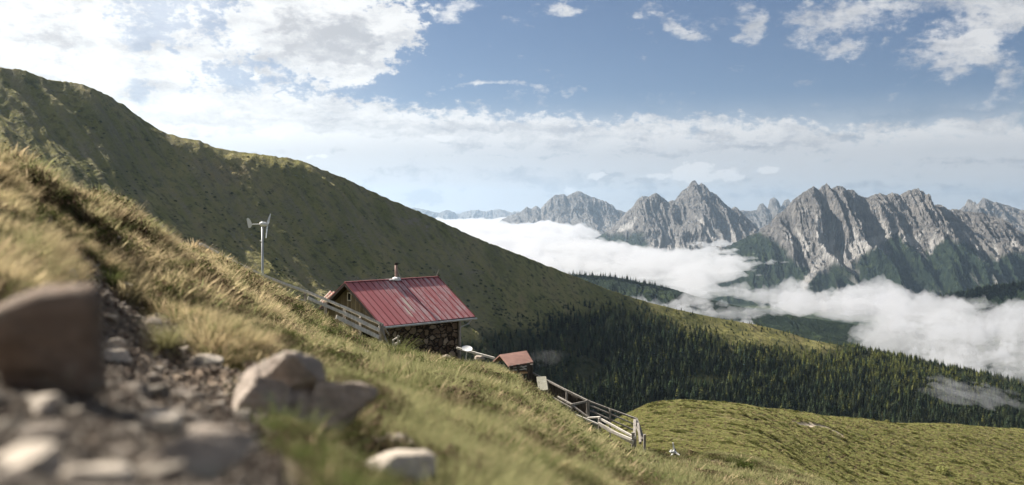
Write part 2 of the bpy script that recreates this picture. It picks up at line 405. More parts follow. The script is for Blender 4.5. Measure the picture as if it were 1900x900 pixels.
def ground_v(u, d):
    sh = np.shape(u); X = np.stack([np.ravel(u) / _su, np.log(np.ravel(d)) / _sd], 1)
    out = np.empty(len(X))
    for s in range(0, len(X), 20000):
        x = X[s:s + 20000]
        out[s:s + 20000] = _phi(((x[:, None] - _gx[None]) ** 2).sum(-1)) @ _gc[:-3] + _gc[-3] + x @ _gc[-2:]
    return out.reshape(sh)

def wpt(u, v, d): return np.array([(u - U0) / F * d, d])
# stony path (bottom left, then up the bank), dirt patch below the fence, meadow track: polylines on the ground plane
def far_d(u, v):
    d = np.exp(np.linspace(math.log(30), math.log(215), 1100))[::-1]; pv = ground_v(np.full(1100, float(u)), d)
    k0 = int(np.argmin(pv)); i = k0 + int(np.argmax(pv[k0:] > v)) if (pv[k0:] > v).any() else k0 + 40
    return float(d[i])
def tpoly(pts): return np.array([wpt(u, 0, far_d(u, v)) for u, v in pts])
def poly(pts): return np.array([wpt(u, 0, d) for u, d in pts])
PATHS = [(poly([(-60, 1.1), (60, 1.6), (150, 2.0), (230, 2.9), (260, 4.0), (330, 5.6), (420, 6.2)]), .55, 'a'),
         (poly([(235, 4.6), (225, 6.0), (235, 7.5), (170, 8.6), (100, 8.4)]), .42, 'a'),
         (poly([(230, 5.6), (300, 6.6), (290, 8.0)]), .35, 'a'),
         (poly([(-100, 1.0), (150, 1.2), (330, 1.7), (400, 2.1)]), .38, 'a')]
DIRT = [(tpoly([(1240, 843), (1275, 848), (1320, 855), (1350, 861)]), 2.3, 'b'), (tpoly([(1200, 833), (1240, 841)]), 1.0, 'b'),
        (tpoly([(1308, 755), (1345, 765), (1385, 775), (1432, 788)]), .8, 'b')]
TRACK = [(tpoly([(1470, 783), (1505, 787), (1535, 793), (1552, 800), (1554, 806)]), .95, 'c')]
def polydist(x, y, pl):
    best = np.full(np.shape(x), 1e9)
    for a, b in zip(pl[:-1], pl[1:]):
        ab = b - a; L = (ab ** 2).sum()
        tt = np.clip(((x - a[0]) * ab[0] + (y - a[1]) * ab[1]) / L, 0, 1)
        best = np.minimum(best, np.hypot(x - a[0] - tt * ab[0], y - a[1] - tt * ab[1]))
    return best
def soil_mask(x, y, sets):
    m = np.zeros(np.shape(x))
    for pl, wd, _ in sets:
        dd = polydist(x, y, pl) + .35 * wd * fbm(x / wd * 1.3, y / wd * 1.3, 5, 3)
        m = np.maximum(m, 1 - sstep(wd * .55, wd * 1.15, dd))
    return m

def ground_z(x, y, detail=True):
    x = np.asarray(x, float); y = np.asarray(y, float)
    u = U0 + F * x / y
    z = (VH - ground_v(u, y)) / F * y
    if detail:
        near = sstep(1.2, 6, y) * (1 - sstep(45, 90, y))
        rel = np.clip(near, 0, 1)
        bank = 1 - sstep(500, 800, u)             # rough eroded bank on the left
        h = (.15 + .26 * bank * sstep(3.5, 8, y)) * (fbm(x / 1.4, y / 1.4, 21, 3) - .20 * bank) * rel
        h = h + (.09 + .05 * bank) * fbm(x / .5, y / .5, 31, 3) * rel * (1 - sstep(20, 40, y))
        h = h + .035 * fbm(x / .3, y / .3, 37, 3) * (1 - sstep(2, 6, y))
        far = sstep(45, 75, y)
        h = h + far * (.4 * fbm(x / 9, y / 9, 41, 3) + .15 * fbm(x / 2.2, y / 2.2, 43, 2))
        mk = soil_mask(x, y, PATHS); h = h - .07 * mk * sstep(2, 5, y)
        mk = soil_mask(x, y, DIRT); h = h - .45 * mk
        mk = soil_mask(x, y, TRACK); h = h - .25 * mk
        z = z + h
    return z
def gz(x, y): return float(ground_z(np.array([x]), np.array([y]))[0])
def on_ground(u, d, dz=0.0):
    x = (u - U0) / F * d
    return Vector((x, d, gz(x, d) + dz))

us = np.concatenate([np.arange(-600, -40, 16), np.arange(-40, 1960, 5.0), np.arange(1960, 2400, 16)])
ds = np.exp(np.arange(math.log(.75), math.log(330), .0115))
UU, DD = np.meshgrid(us, ds)
GX = (UU - U0) / F * DD; GY = DD
GZ = ground_z(GX, GY)
peat = soil_mask(GX, GY, DIRT); soil = np.maximum(soil_mask(GX, GY, PATHS), soil_mask(GX, GY, DIRT)); track = soil_mask(GX, GY, TRACK)
def b_ground(t, b):
    p = geopos(t)
    n1 = t.noise(p, 1.7, 6, .65); n2 = t.noise(p, 14, 5, .65); n3 = t.noise(p, .22, 4, .5)
    turf = t.ramp(t.math('ADD', t.math('MULTIPLY', n1, .6), t.math('MULTIPLY', n3, .4)), [(.32, (.055, .048, .022)), (.46, (.10, .095, .035)), (.58, (.19, .17, .07)), (.72, (.14, .085, .05))])
    turf = t.mix(t.maprange(n2, .35, .65, .0, .55), turf, (.045, .04, .02))
    earth = t.ramp(n2, [(.3, (.10, .072, .05)), (.5, (.20, .152, .11)), (.7, (.32, .265, .20))])
    pale = t.ramp(n2, [(.3, (.40, .33, .24)), (.7, (.56, .48, .38))])
    c = t.mix(t.attr('soil'), turf, earth); c = t.mix(t.math('MULTIPLY', t.attr('peat'), .85), c, t.ramp(n2, [(.35, (.030, .023, .018)), (.6, (.065, .052, .042)), (.75, (.16, .14, .12))])); c = t.mix(t.attr('track'), c, pale)
    bump(t, b, t.math('ADD', n2, t.math('MULTIPLY', n1, 1.5)), .8, .08)
    return c
M_ground = material('alpine turf and soil', b_ground, .95, .1)
gnd = link('ground', mesh_arrays('ground', np.stack([GX, GY, GZ], -1), grid_faces(*UU.shape), M_ground, {'soil': soil, 'track': track, 'peat': peat}))
tag(gnd, 'grassy mountain slope dropping from the stony path to the meadow shelf', None, None, 'structure')
_proj = VH - F * GZ / GY
def visible(u, v, d, slack=6):
    """is the point at pixel u,v and depth d in front of every nearer piece of ground? (used only to pick what the photo shows)"""
    ci = np.clip(np.searchsorted(us, u), 0, len(us) - 1); ri = np.searchsorted(ds, d) - 1
    cm = np.minimum.accumulate(_proj, 0)
    return v < cm[np.clip(ri, 0, len(ds) - 1), ci] + slack
for uq in (0, 100, 200, 300, 400, 500, 600, 690, 750, 850, 950, 1050, 1120, 1190, 1300, 1420, 1600, 1760, 1899):
    ci = np.searchsorted(us, uq); c = _proj[:, ci]; nb = ds < 45; fr = ds > 50
    pass

# ------------------------------------------------------------------ the big hillside across the hollow
SK = np.array([(-700, -40), (-300, 40), (-100, 100), (0, 125), (45, 130), (90, 148), (130, 152), (165, 160), (200, 176), (230, 195), (270, 226), (310, 250), (340, 256), (372, 262), (405, 277), (470, 286), (520, 292), (560, 299), (600, 316), (640, 330), (700, 360),
               (760, 385), (800, 402), (850, 426), (905, 450), (960, 471), (1010, 491), (1060, 510), (1130, 538), (1200, 560), (1260, 575), (1330, 590), (1400, 602), (1450, 613), (1500, 630), (1600, 648), (1700, 668), (1800, 690), (1900, 712), (2100, 760), (2500, 850)], float)
LO = np.array([(-700, 300, 560), (0, 420, 640), (200, 470, 690), (400, 560, 760), (600, 640, 840), (900, 730, 960), (1100, 770, 1120), (1250, 790, 1240), (1500, 810, 1420), (1900, 830, 1560), (2500, 860, 1700)], float)
CRD = np.array([(-700, 820), (0, 900), (400, 1080), (850, 1330), (1200, 1640), (1500, 1830), (1900, 1990), (2500, 2150)], float)
hu = np.concatenate([np.arange(-700, -40, 20), np.arange(-40, 1960, 4.0), np.arange(1960, 2500, 20)])
hs = np.concatenate([np.linspace(-.45, 0, 12)[:-1], np.linspace(0, 1.0, 330), np.linspace(1.0, 2.2, 30)[1:]])
HU, HS = np.meshgrid(hu, hs)
def smooth_interp(x, xp, fp, w=14):
    return (np.interp(x - w, xp, fp) + 2 * np.interp(x, xp, fp) + np.interp(x + w, xp, fp)) / 4
def hill_point(u, s):
    vcr = smooth_interp(u, SK[:, 0], SK[:, 1]); dcr = smooth_interp(u, CRD[:, 0], CRD[:, 1], 120)
    vlo = smooth_interp(u, LO[:, 0], LO[:, 1], 80); dlo = smooth_interp(u, LO[:, 0], LO[:, 2], 80)
    zc = (VH - vcr) / F * dcr; zl = (VH - vlo) / F * dlo
    d = dlo + (dcr - dlo) * s
    si = np.clip(s, 0, 1)
    prof = 1.0 * si - .16 * np.sin(math.pi * si) * (1 - sstep(1000, 1400, u))      # steeper towards the crest
    z = zl + (zc - zl) * prof
    z = np.where(s < 0, zl + s * 160.0, z)
    z = np.where(s > 1, zc - (zc * 0 + 1) * ((s - 1) ** 1.35) * (dcr - dlo) * .55, z)
    # gullies that run down the slope, a spur with a sharp far side, broad swells
    fade = sstep(1.02, .9, s) * sstep(-.3, .1, s); open_ = 1 - sstep(900, 1300, u)
    uw = u + 300 * (s - .5) + 25 * fbm(u / 300, s * 2, 61, 2)
    g1 = ridged(uw / 95, s * .9, 63, 3) - .75; g2 = ridged(uw / 34, s * 1.7, 67, 3) - .75
    g3 = ridged(uw / 13, s * 3.2, 69, 2) - .75
    z = z + fade * (13 * g1 + 6.0 * g2 + 1.8 * g3) * (.35 + .65 * open_)
    z = z + fade * 5 * fbm(u / 220, s * 2.5, 71, 3) + fade * 1.3 * fbm(u / 16, s * 22, 73, 3)
    z = z + sstep(.75, 1, s) * sstep(1.4, 1.02, s) * (1.6 * fbm(u / 15, s * 9, 74, 2) + .9 * fbm(u / 5, s * 20, 76, 2)) * (.4 + .6 * open_)
    ul = np.interp(s, [0, .25, .5, .75, 1], [980, 900, 800, 690, 560]) + 22 * fbm(s * 4, u * 0, 77, 2)
    q = u - ul
    z = z + fade * 15 * np.where(q < 0, np.exp(q / 190.0), np.exp(-(q / 26.0) ** 2))
    return (u - U0) / F * d, d, z
HX, HY, HZ = hill_point(HU, HS)
HV = VH - F * HZ / HY
_r = ridged((HU + 300 * HS) / 40, HS * 1.4, 81, 4)
# masks: scree and pale erosion strips, shrub belts
wood_l = np.interp(HU, [700, 830, 900, 1000, 1080, 1150, 1250, 1340, 1420, 1500, 1600], [690, 640, 600, 600, 575, 556, 590, 620, 640, 646, 600])
wood = sstep(-6, 30, HV - wood_l + 16 * fbm(HU / 60, HS * 7, 91, 3)) * sstep(770, 900, HU)
wood *= 1 - np.exp(-(((HU - 1303) / 34) ** 2 + ((HV - 706) / 9) ** 2) * .9)
wood = np.clip(wood, 0, 1)
er = np.zeros_like(HU)
for (a, b, ru, rv) in ((760, 412, 26, 7), (793, 424, 9, 9), (252, 236, 7, 5), (690, 520, 50, 7), (880, 505, 14, 5)):
    er = np.maximum(er, np.exp(-(((HU - a) / ru) ** 2 + ((HV - b) / rv) ** 2)) * np.clip(.5 + 1.4 * fbm(HU / 9, HS * 60, 93, 3), 0, 1))
_f = ridged((HU + 310 * HS) / 9, HS * 3.0, 83, 3)
sprd = np.clip(.7 * sstep(.62, .95, _r) + .8 * sstep(.70, .97, _f) * sstep(-.2, .3, fbm(HU / 80, HS * 4, 87, 3)), 0, 1) * (1 - sstep(850, 1000, HU))
def b_hill(t, b):
    p = geopos(t)
    a = t.noise(p, .012, 6, .6); f = t.noise(p, .11, 6, .68); g = t.noise(p, .45, 4, .6); h = t.noise(t.scalev(p, (1, .25, .25)), .03, 6, .65)
    c = t.ramp(t.math('ADD', t.math('MULTIPLY', a, .4), t.math('MULTIPLY', h, .6)), [(.34, (.135, .135, .044)), (.46, (.205, .195, .066)), (.56, (.275, .245, .095)), (.68, (.25, .19, .10))])
    c = t.mix(t.maprange(f, .46, .68, 0, .75), c, (.045, .056, .026))
    c = t.mix(t.maprange(g, .55, .75, 0, .4), c, (.19, .165, .085))
    c = t.mix(t.math('MULTIPLY', t.attr('strip'), t.maprange(f, .25, .6, .1, .9)), c, (.26, .225, .135))
    c = t.mix(t.math('MULTIPLY', t.attr('wood'), .8), c, (.022, .028, .015))
    c = t.mix(t.attr('erosion'), c, t.mix(f, (.16, .12, .09), (.36, .31, .25)))
    bump(t, b, t.math('ADD', t.math('MULTIPLY', f, 1.0), t.math('MULTIPLY', g, .5)), 1.0, 3.0)
    return c
M_hill = material('hillside turf', b_hill, .95, .05)
hill = link('hillside', mesh_arrays('hillside', np.stack([HX, HY, HZ], -1), grid_faces(*HU.shape), M_hill, {'wood': wood, 'erosion': er, 'strip': sprd}))
tag(hill, 'broad grassy mountain flank falling from upper left to the forest', None, None, 'structure')

# valley floor out to the horizon (dark woods far below the fog)
def b_valley(t, b):
    p = geopos(t); a = t.noise(p, .004, 6, .6); f = t.noise(p, .03, 5, .65)
    c = t.ramp(a, [(.4, (.020, .028, .018)), (.55, (.032, .042, .022)), (.66, (.07, .085, .035))])
    bump(t, b, f, 1.0, 14)
    return c
M_valley = material('valley woods', b_valley, .95, .05)
vx, vy = np.meshgrid(np.linspace(-45000, 45000, 181), np.concatenate([np.arange(-3000, 24000, 200), np.arange(24000, 42001, 1500)]))
vz = -760 + 90 * fbm(vx / 2500, vy / 2500, 101, 4) - 0 * vx
# lower ground behind and beside the viewer
vz = np.where(vy < 1500, np.minimum(vz, -620), vz)
val = link('valley', mesh_arrays('valley', np.stack([vx, vy, vz], -1), grid_faces(*vx.shape), M_valley))
tag(val, 'dark wooded valley floor far below the fog', None, None, 'structure')
# ------------------------------------------------------------------ far massifs: real distance, size and depth; spurs, gullies, scree, woods
def b_rock(snowless=1.0):
    def f_(t, b):
        p = geopos(t)
        n = t.noise(p, .006, 7, .68); n2 = t.noise(t.scalev(p, (1, 1, .25)), .02, 6, .7); lay = t.noise(t.scalev(p, (.12, .12, 1)), .012, 5, .6)
        rock = t.ramp(t.math('ADD', t.math('MULTIPLY', n2, .6), t.math('MULTIPLY', lay, .4)), [(.32, (.082, .078, .078)), (.46, (.155, .147, .142)), (.58, (.255, .24, .225)), (.72, (.19, .172, .158))])
        scr = t.ramp(n, [(.3, (.36, .345, .325)), (.7, (.48, .46, .435))])
        wd = t.ramp(t.noise(p, .012, 6, .7), [(.35, (.012, .022, .015)), (.55, (.026, .040, .022)), (.68, (.055, .075, .03))])
        c = t.mix(t.attr('scree'), rock, scr)
        c = t.mix(t.attr('wood'), c, wd)
        bump(t, b, t.math('ADD', n2, n), 1.0, 90)
        return c
    return f_
M_rock = material('pale dolomite rock', b_rock(), .95, .05)

def massif(name, prof, D, depth, vbase, tree, label, jag=1.0, spur=60.0, seed=1, scree=.5, step=1.3, amp=1.0, nrow=230, sharp=1.5, back=.5, runs=()):
    prof = np.array(prof, float); tree = np.array(tree, float)
    u = np.arange(prof[0, 0], prof[-1, 0] + .01, step)
    tt = np.concatenate([np.linspace(-back, 0, 40)[:-1], np.linspace(0, 1.0, nrow)])
    U, T = np.meshgrid(u, tt)
    vc = np.interp(U, prof[:, 0], prof[:, 1])
    pk = 1.0
    vc = vc + jag * (-7 * (ridged(U / 24, U * 0 + seed, seed, 4, .62) - .72) + 3.4 * fbm(U / 5.5, U * 0, seed + 5, 3, .65))
    zc = (VH - vc) / F * D; zb = (VH - vbase) / F * D
    ta = np.clip(T, 0, 1)
    # lines of fall: fan out from the summits, warped
    wq = U + spur * .5 * fbm(U / (spur * 1.6), T * 2.2, seed + 9, 3)
    # broad buttresses
    wq = wq + 7 * fbm(U / 16, T * 9, seed + 10, 4) + .35 * spur * fbm(U / spur / 1.1, T * 3.5, seed + 12, 2)
    r1 = ridged(wq / spur, T * .9 + 3, seed + 11, 3, .5); r2 = ridged(wq / (spur * .36), T * 1.8, seed + 13, 4, .58); r3 = ridged(wq / (spur * .12), T * 4.5, seed + 17, 3, .6)
    gul = (1 - r1)
    fall = (1 - ta) ** sharp * .72 + (1 - ta) * .28
    Hh = (zc - zb)
    z = zb + Hh * fall
    env = sstep(0, .10, T) * (1 - .75 * sstep(.45, 1.0, T))
    z = z + amp * Hh * env * (.42 * (r1 - .78) + .16 * (r2 - .75) + .085 * (r3 - .75))
    z = z + amp * Hh * .03 * fbm(U / 5, T * 34, seed + 23, 4, .6) * (1 - sstep(.4, .8, T)) * sstep(0, .04, T)
    ph = z / Hh * 26 + 1.2 * fbm(U / 40, T * 4, seed + 43, 3); fr_ = ph - np.floor(ph)
    z = z + np.where(T > 0, amp * Hh * .011 * (sstep(.1, .5, fr_) - fr_) * (1 - sstep(.35, .7, T)) * sstep(.03, .12, T), 0)      # ledges between rock bands
    z = np.where(T < 0, zb + Hh * (1 + T / back * 1.0), z)
    X = (U - U0) / F * D; Y = D - T * depth
    V = VH - F * z / Y; UP = U0 + F * X / Y
    tl = np.interp(UP, tree[:, 0], tree[:, 1])
    wood = sstep(-5, 9, V - tl + 15 * fbm(UP / 26, V / 26, seed + 29, 4) - 16 * sstep(.28, .12, 1 - r2) * 0 - 34 * sstep(.30, .5, gul))
    loc = sstep(.22, .5, gul + .5 * (1 - r2) - .25) * sstep(.22, .42, T + .12 * fbm(UP / 14, V / 14, seed + 31, 3)) * (1 - sstep(.80, .98, T))
    fan = sstep(.30, .46, T) * (1 - sstep(.55, .75, T)) * sstep(.05, .35, gul) * .8
    scr = np.clip(scree * (1.25 * loc + fan), 0, 1) * (1 - .85 * wood)
    thin = sstep(.83, .97, ridged((wq + 5 * fbm(U / 7, T * 9, seed + 37, 3)) / 30, T * .7 + 9, seed + 41, 1)) * sstep(.45, .6, T) * (1 - sstep(.82, .97, T))
    scr = np.maximum(scr, thin * .7 * scree * 1.3); wood = wood * (1 - .75 * np.clip(thin * scree * 1.3, 0, 1))
    for pl, wd in runs:                  # scree runs that follow the couloirs
        q = np.array(pl, float); dmin = np.full(U.shape, 1e9); kk = np.zeros(U.shape)
        for i in range(len(q) - 1):
            ab = q[i + 1] - q[i]; tt_ = np.clip(((UP - q[i, 0]) * ab[0] + (V - q[i, 1]) * ab[1]) / (ab @ ab), 0, 1)
            dd = np.hypot(UP - q[i, 0] - tt_ * ab[0], (V - q[i, 1] - tt_ * ab[1])); kk = np.where(dd < dmin, (i + tt_) / (len(q) - 1), kk); dmin = np.minimum(dmin, dd)
        w_ = wd * (.35 + .65 * np.sin(np.clip(kk * 1.25, 0, 1) * math.pi * .62)) * (1 + .9 * fbm(UP / 6, V / 6, seed + 61, 3))
        rn = (1 - sstep(w_ * .6, w_ * 1.15 + .4, dmin)) * (T > .1); scr = np.maximum(scr, rn); wood = wood * (1 - rn)
    me = mesh_arrays(name, np.stack([X, Y, z], -1), grid_faces(*U.shape), M_rock, {'scree': scr, 'wood': wood}, smooth=False)
    return tag(link(name, me), label, None, None, 'structure')

NOTREE = [(0, 900), (2500, 900)]
massif('mountain', [(690, 420), (735, 396), (768, 386), (790, 390), (815, 396), (830, 389), (850, 397), (880, 389), (900, 393), (925, 388), (950, 394), (985, 392), (1020, 404), (1060, 420), (1080, 432)],
       33000, 5000, 436, NOTREE, 'hazy blue jagged ridge on the horizon above the fog', jag=.8, spur=30, seed=201, scree=.15, sharp=1.2)
massif('mountain', [(900, 428), (930, 408), (950, 398), (965, 394), (978, 384), (985, 388), (996, 381), (1003, 388), (1015, 374), (1028, 363), (1045, 359), (1052, 365), (1062, 358), (1075, 354), (1086, 361), (1098, 366), (1118, 371), (1138, 381), (1143, 388), (1160, 394), (1200, 412), (1230, 428)],
       18500, 2400, 440, NOTREE, 'blue grey domed massif left of the twin rocky peaks', jag=.55, spur=42, seed=211, scree=.35, sharp=1.45)
massif('mountain', [(1060, 470), (1100, 446), (1135, 424), (1150, 408), (1165, 391), (1175, 383), (1182, 372), (1192, 364), (1203, 366), (1217, 358), (1226, 364), (1240, 374), (1252, 372), (1265, 355), (1274, 350), (1284, 336), (1290, 335), (1296, 345), (1301, 340), (1308, 343), (1318, 356), (1330, 362), (1343, 377), (1357, 388), (1363, 383), (1375, 392), (1390, 408), (1420, 436), (1460, 475)],
       13200, 2600, 505, [(1000, 424), (1090, 424), (1140, 430), (1200, 438), (1215, 466), (1260, 470), (1290, 462), (1350, 470), (1400, 455), (1480, 450)], 'twin pointed grey rock peaks rising behind the fog bank', jag=.75, spur=48, seed=229, scree=.75, sharp=1.55, runs=[([(1290, 400), (1310, 425), (1338, 452)], 4), ([(1180, 405), (1168, 418), (1150, 426)], 6), ([(1230, 420), (1238, 440), (1244, 460)], 3), ([(1345, 400), (1352, 425), (1366, 446)], 3)])
massif('mountain', [(1330, 430), (1360, 396), (1378, 390), (1390, 392), (1404, 390), (1409, 379), (1416, 377), (1421, 384), (1425, 388), (1429, 370), (1436, 366), (1444, 372), (1448, 386), (1455, 372), (1463, 369), (1468, 380), (1480, 392), (1520, 420)],
       20500, 2000, 450, NOTREE, 'small cluster of three rock towers in the gap between larger peaks', jag=.25, spur=26, seed=239, scree=.5, sharp=1.7)
RUNS = [([(1538, 398), (1545, 430), (1540, 462), (1522, 486), (1506, 508), (1490, 532)], 8), ([(1582, 425), (1592, 450), (1572, 470), (1545, 480)], 10), ([(1662, 428), (1630, 445), (1606, 458), (1575, 474)], 11), ([(1478, 425), (1492, 450), (1502, 470)], 5), ([(1455, 432), (1478, 456), (1494, 472)], 4),
        ([(1515, 400), (1520, 430), (1528, 462)], 6), ([(1668, 436), (1685, 444), (1700, 450)], 8), ([(1712, 430), (1700, 446), (1690, 452)], 6), ([(1738, 430), (1732, 448), (1726, 466)], 6), ([(1765, 425), (1752, 440), (1738, 452)], 4), ([(1790, 430), (1806, 448), (1818, 462)], 4), ([(1845, 440), (1846, 462), (1852, 482)], 4), ([(1878, 446), (1884, 456)], 5), ([(1632, 395), (1640, 420), (1650, 432)], 4)]
massif('mountain', [(1230, 545), (1270, 512), (1310, 480), (1340, 462), (1370, 448), (1405, 430), (1425, 416), (1440, 400), (1458, 386), (1470, 372), (1485, 362), (1500, 350), (1510, 346), (1518, 353), (1526, 346), (1534, 341), (1543, 349), (1552, 345), (1562, 346), (1572, 352), (1585, 354), (1596, 364), (1610, 368), (1622, 361), (1634, 358), (1645, 362), (1655, 358), (1670, 361), (1683, 354), (1692, 350), (1704, 351), (1714, 357), (1718, 372), (1730, 380), (1744, 380), (1760, 388), (1780, 389), (1800, 394), (1820, 394), (1845, 402), (1870, 412), (1900, 434), (1960, 460), (2060, 500), (2200, 560)],
       9600, 2500, 590, [(1200, 430), (1310, 450), (1390, 424), (1425, 436), (1455, 462), (1490, 498), (1520, 500), (1560, 488), (1600, 470), (1635, 440), (1665, 430), (1700, 446), (1725, 462), (1760, 440), (1790, 448), (1830, 476), (1870, 470), (1905, 468), (2200, 540)],
       'broad jagged pale massif with scree fans above dark woods', jag=1.0, spur=62, seed=251, scree=.95, sharp=1.6, nrow=300, runs=RUNS)
massif('mountain', [(1700, 440), (1740, 410), (1765, 394), (1782, 388), (1792, 380), (1796, 370), (1802, 371), (1808, 382), (1818, 374), (1824, 367), (1832, 369), (1840, 374), (1852, 376), (1866, 380), (1880, 384), (1895, 390), (1930, 396), (1980, 410), (2060, 450)],
       16500, 2200, 470, NOTREE, 'pale spiky range at the right edge behind the broad massif', jag=.5, spur=34, seed=263, scree=.4, sharp=1.5)
# dark wooded hill on the right edge, in front of the massif
wh = massif('wooded_hill', [(1640, 600), (1700, 572), (1750, 549), (1800, 538), (1850, 529), (1900, 524), (1980, 515), (2100, 505), (2300, 520)], 4300, 900, 720, [(0, 0), (2500, 0)],
       'dark spruce covered hill at the right edge above the fog', jag=.35, spur=70, seed=271, scree=0, sharp=1.1, amp=.4)
wv = massif('wooded_ridge', [(980, 560), (1030, 522), (1060, 509), (1100, 511), (1140, 514), (1180, 522), (1240, 534), (1300, 552), (1400, 575), (1500, 590), (1640, 610)], 3900, 1000, 660, [(0, 0), (2500, 0)],
       'dark wooded ridge half sunk in fog behind the hillside', jag=.4, spur=60, seed=281, scree=0, sharp=1.1, amp=.4)
HAZE, FOG_D, MIST_D = 2.0e-5, .016, .0036
# ------------------------------------------------------------------ haze box and the fog in the valley
def vol_material(name, color, density, aniso):
    m = bpy.data.materials.new(name); m.use_nodes = True; t = NT(m.node_tree); t.n.clear()
    v = t.new('ShaderNodeVolumePrincipled'); v.inputs['Color'].default_value = (*color, 1); v.inputs['Density'].default_value = density
    v.inputs['Anisotropy'].default_value = aniso; v.inputs['Density Attribute'].default_value = ''; v.inputs['Color Attribute'].default_value = ''; v.inputs['Temperature Attribute'].default_value = ''
    o = t.new('ShaderNodeOutputMaterial'); t.l.new(v.outputs[0], o.inputs['Volume'])
    return m
mb = MB(); mb.box((0, 19500, 0), (100000, 55000, 2400)); 
hz = mb.build('haze', vol_material('pale mountain air', (.60, .79, 1.0), HAZE, .62)); hz.data.transform(Matrix.Translation((0, 0, 0)))
tag(hz, 'thin blue haze that pales the far mountains', None, None, 'stuff')

M_fog = vol_material('valley fog', (.58, .595, .63), FOG_D, .1)
M_mist = vol_material('thin mist', (.70, .71, .74), MIST_D, .2)
M_scrap = vol_material('cloud scrap', (.66, .675, .71), .005, .2)
def fog_mesh(name, ur, dr, nu, nd, thick, zmid, label, up=.75, mat=None):
    """closed billowing body: thickness field over a polar patch, top lumpy, thin at its rim"""
    u = np.linspace(*ur, nu); d = np.exp(np.linspace(math.log(dr[0]), math.log(dr[1]), nd))
    U, Dd = np.meshgrid(u, d); X = (U - U0) / F * Dd; Y = Dd
    T = thick(U, Dd, X, Y); zm = zmid(U, Dd, X, Y)
    T[0] = T[-1] = 0; T[:, 0] = T[:, -1] = 0; T = np.maximum(T, 0)
    cell = (T[:-1, :-1] > 0) | (T[1:, :-1] > 0) | (T[:-1, 1:] > 0) | (T[1:, 1:] > 0)
    f = grid_faces(nd, nu)[cell.ravel()]
    n = nu * nd
    top = np.stack([X, Y, zm + T * up], -1).reshape(-1, 3); bot = np.stack([X, Y, zm - T * (1 - up) - .5], -1).reshape(-1, 3)
    V = np.concatenate([top, bot]); Fc = np.concatenate([f, (f + n)[:, ::-1]])
    # close the rim
    ed = np.concatenate([f[:, [0, 1]], f[:, [1, 2]], f[:, [2, 3]], f[:, [3, 0]]])
    key = ed[:, 0].astype(np.int64) * n + ed[:, 1]; rev = ed[:, 1].astype(np.int64) * n + ed[:, 0]
    b = ed[~np.isin(key, rev)]
    Fc = np.concatenate([Fc, np.stack([b[:, 1], b[:, 0], b[:, 0] + n, b[:, 1] + n], -1)])
    used = np.zeros(2 * n, bool); used[Fc.ravel()] = True; mp = np.cumsum(used) - 1
    me = mesh_arrays(name, V[used], mp[Fc], mat or M_fog, smooth=True)
    return tag(link(name, me), label, None, None, 'stuff')

def billow(X, Y, s, seed, o=5):
    wx = X + .35 * s * fbm(X / s, Y / s, seed + 50, 2); wy = Y + .35 * s * fbm(X / s + 9, Y / s, seed + 51, 2)
    t = 0; a = 1.; tot = 0
    for k in range(o):
        q = np.abs(gnoise(wx / s * 2.0 ** k + 5.1 * k, wy / s * 2.0 ** k, seed + k)); t = t + a * (1 - 1.6 * q) * (1 if k else 1); tot += a; a *= .52
    return -t / tot       # round lumps with sharp creases between

# cover of the fog sea, sighted along the fog plane (z = -300): u, v, cover
FC = []
def fr(v, **_): pass
for v, row in ((416, [(700, 1), (850, 1), (950, 1), (1050, .6), (1090, .0), (1130, -.7), (1250, -1)]), (428, [(700, 1), (850, 1), (950, 1), (1050, .9), (1085, .4), (1110, -.4), (1160, -1)]), (440, [(800, 1), (900, 1), (1000, 1), (1080, .9), (1110, 0), (1150, -.8), (1250, -1), (1400, -1)]),
               (455, [(850, 1), (950, 1), (1050, 1), (1110, .9), (1135, .3), (1180, -.5), (1250, -.7), (1320, .1), (1350, -.3), (1400, -1)]), (470, [(900, 1), (950, 1), (1050, 1), (1150, .9), (1220, .6), (1270, .7), (1310, .7), (1340, .2), (1400, -.7)]),
               (488, [(950, 1), (1000, 1), (1080, .8), (1150, 1), (1250, 1), (1330, .8), (1390, .6), (1430, -.2), (1500, -1), (1700, -1)]), (505, [(1000, .8), (1060, .4), (1130, .4), (1200, .8), (1280, .9), (1350, .6), (1420, -.1), (1500, -.7), (1600, -1), (1700, -1), (1900, -1)]),
               (522, [(1070, -.3), (1150, -.2), (1200, .4), (1280, .6), (1360, .5), (1430, .1), (1500, .1), (1600, -.1), (1680, -.3), (1760, -1), (1850, -1)]), (540, [(1120, .2), (1200, -.2), (1280, .4), (1360, .6), (1450, .7), (1520, .5), (1580, .9), (1640, 1), (1700, .7), (1750, -.2), (1800, -.9), (1900, -1)]),
               (562, [(1130, .5), (1200, .2), (1280, .4), (1360, .2), (1450, .4), (1540, .4), (1600, .8), (1680, 1), (1760, .8), (1820, .1), (1900, .3), (2100, .5)]), (590, [(1200, .6), (1280, .5), (1360, .1), (1450, -.1), (1530, -.4), (1600, .5), (1680, 1), (1760, 1), (1850, 1), (1950, 1), (2200, 1)]),
               (620, [(1300, .6), (1400, .4), (1480, 0), (1550, -.2), (1620, .7), (1700, 1), (1900, 1), (2200, 1)]), (650, [(1400, .3), (1480, .3), (1560, .0), (1640, .6), (1740, 1), (1900, 1), (2200, 1)]), (690, [(1600, .2), (1700, .4), (1800, .8), (1900, 1), (2200, 1)]), (730, [(1600, -.5), (1900, .3), (2200, .3)])):
    FC += [(u, v, c) for u, c in row]
FC = np.array(FC, float)
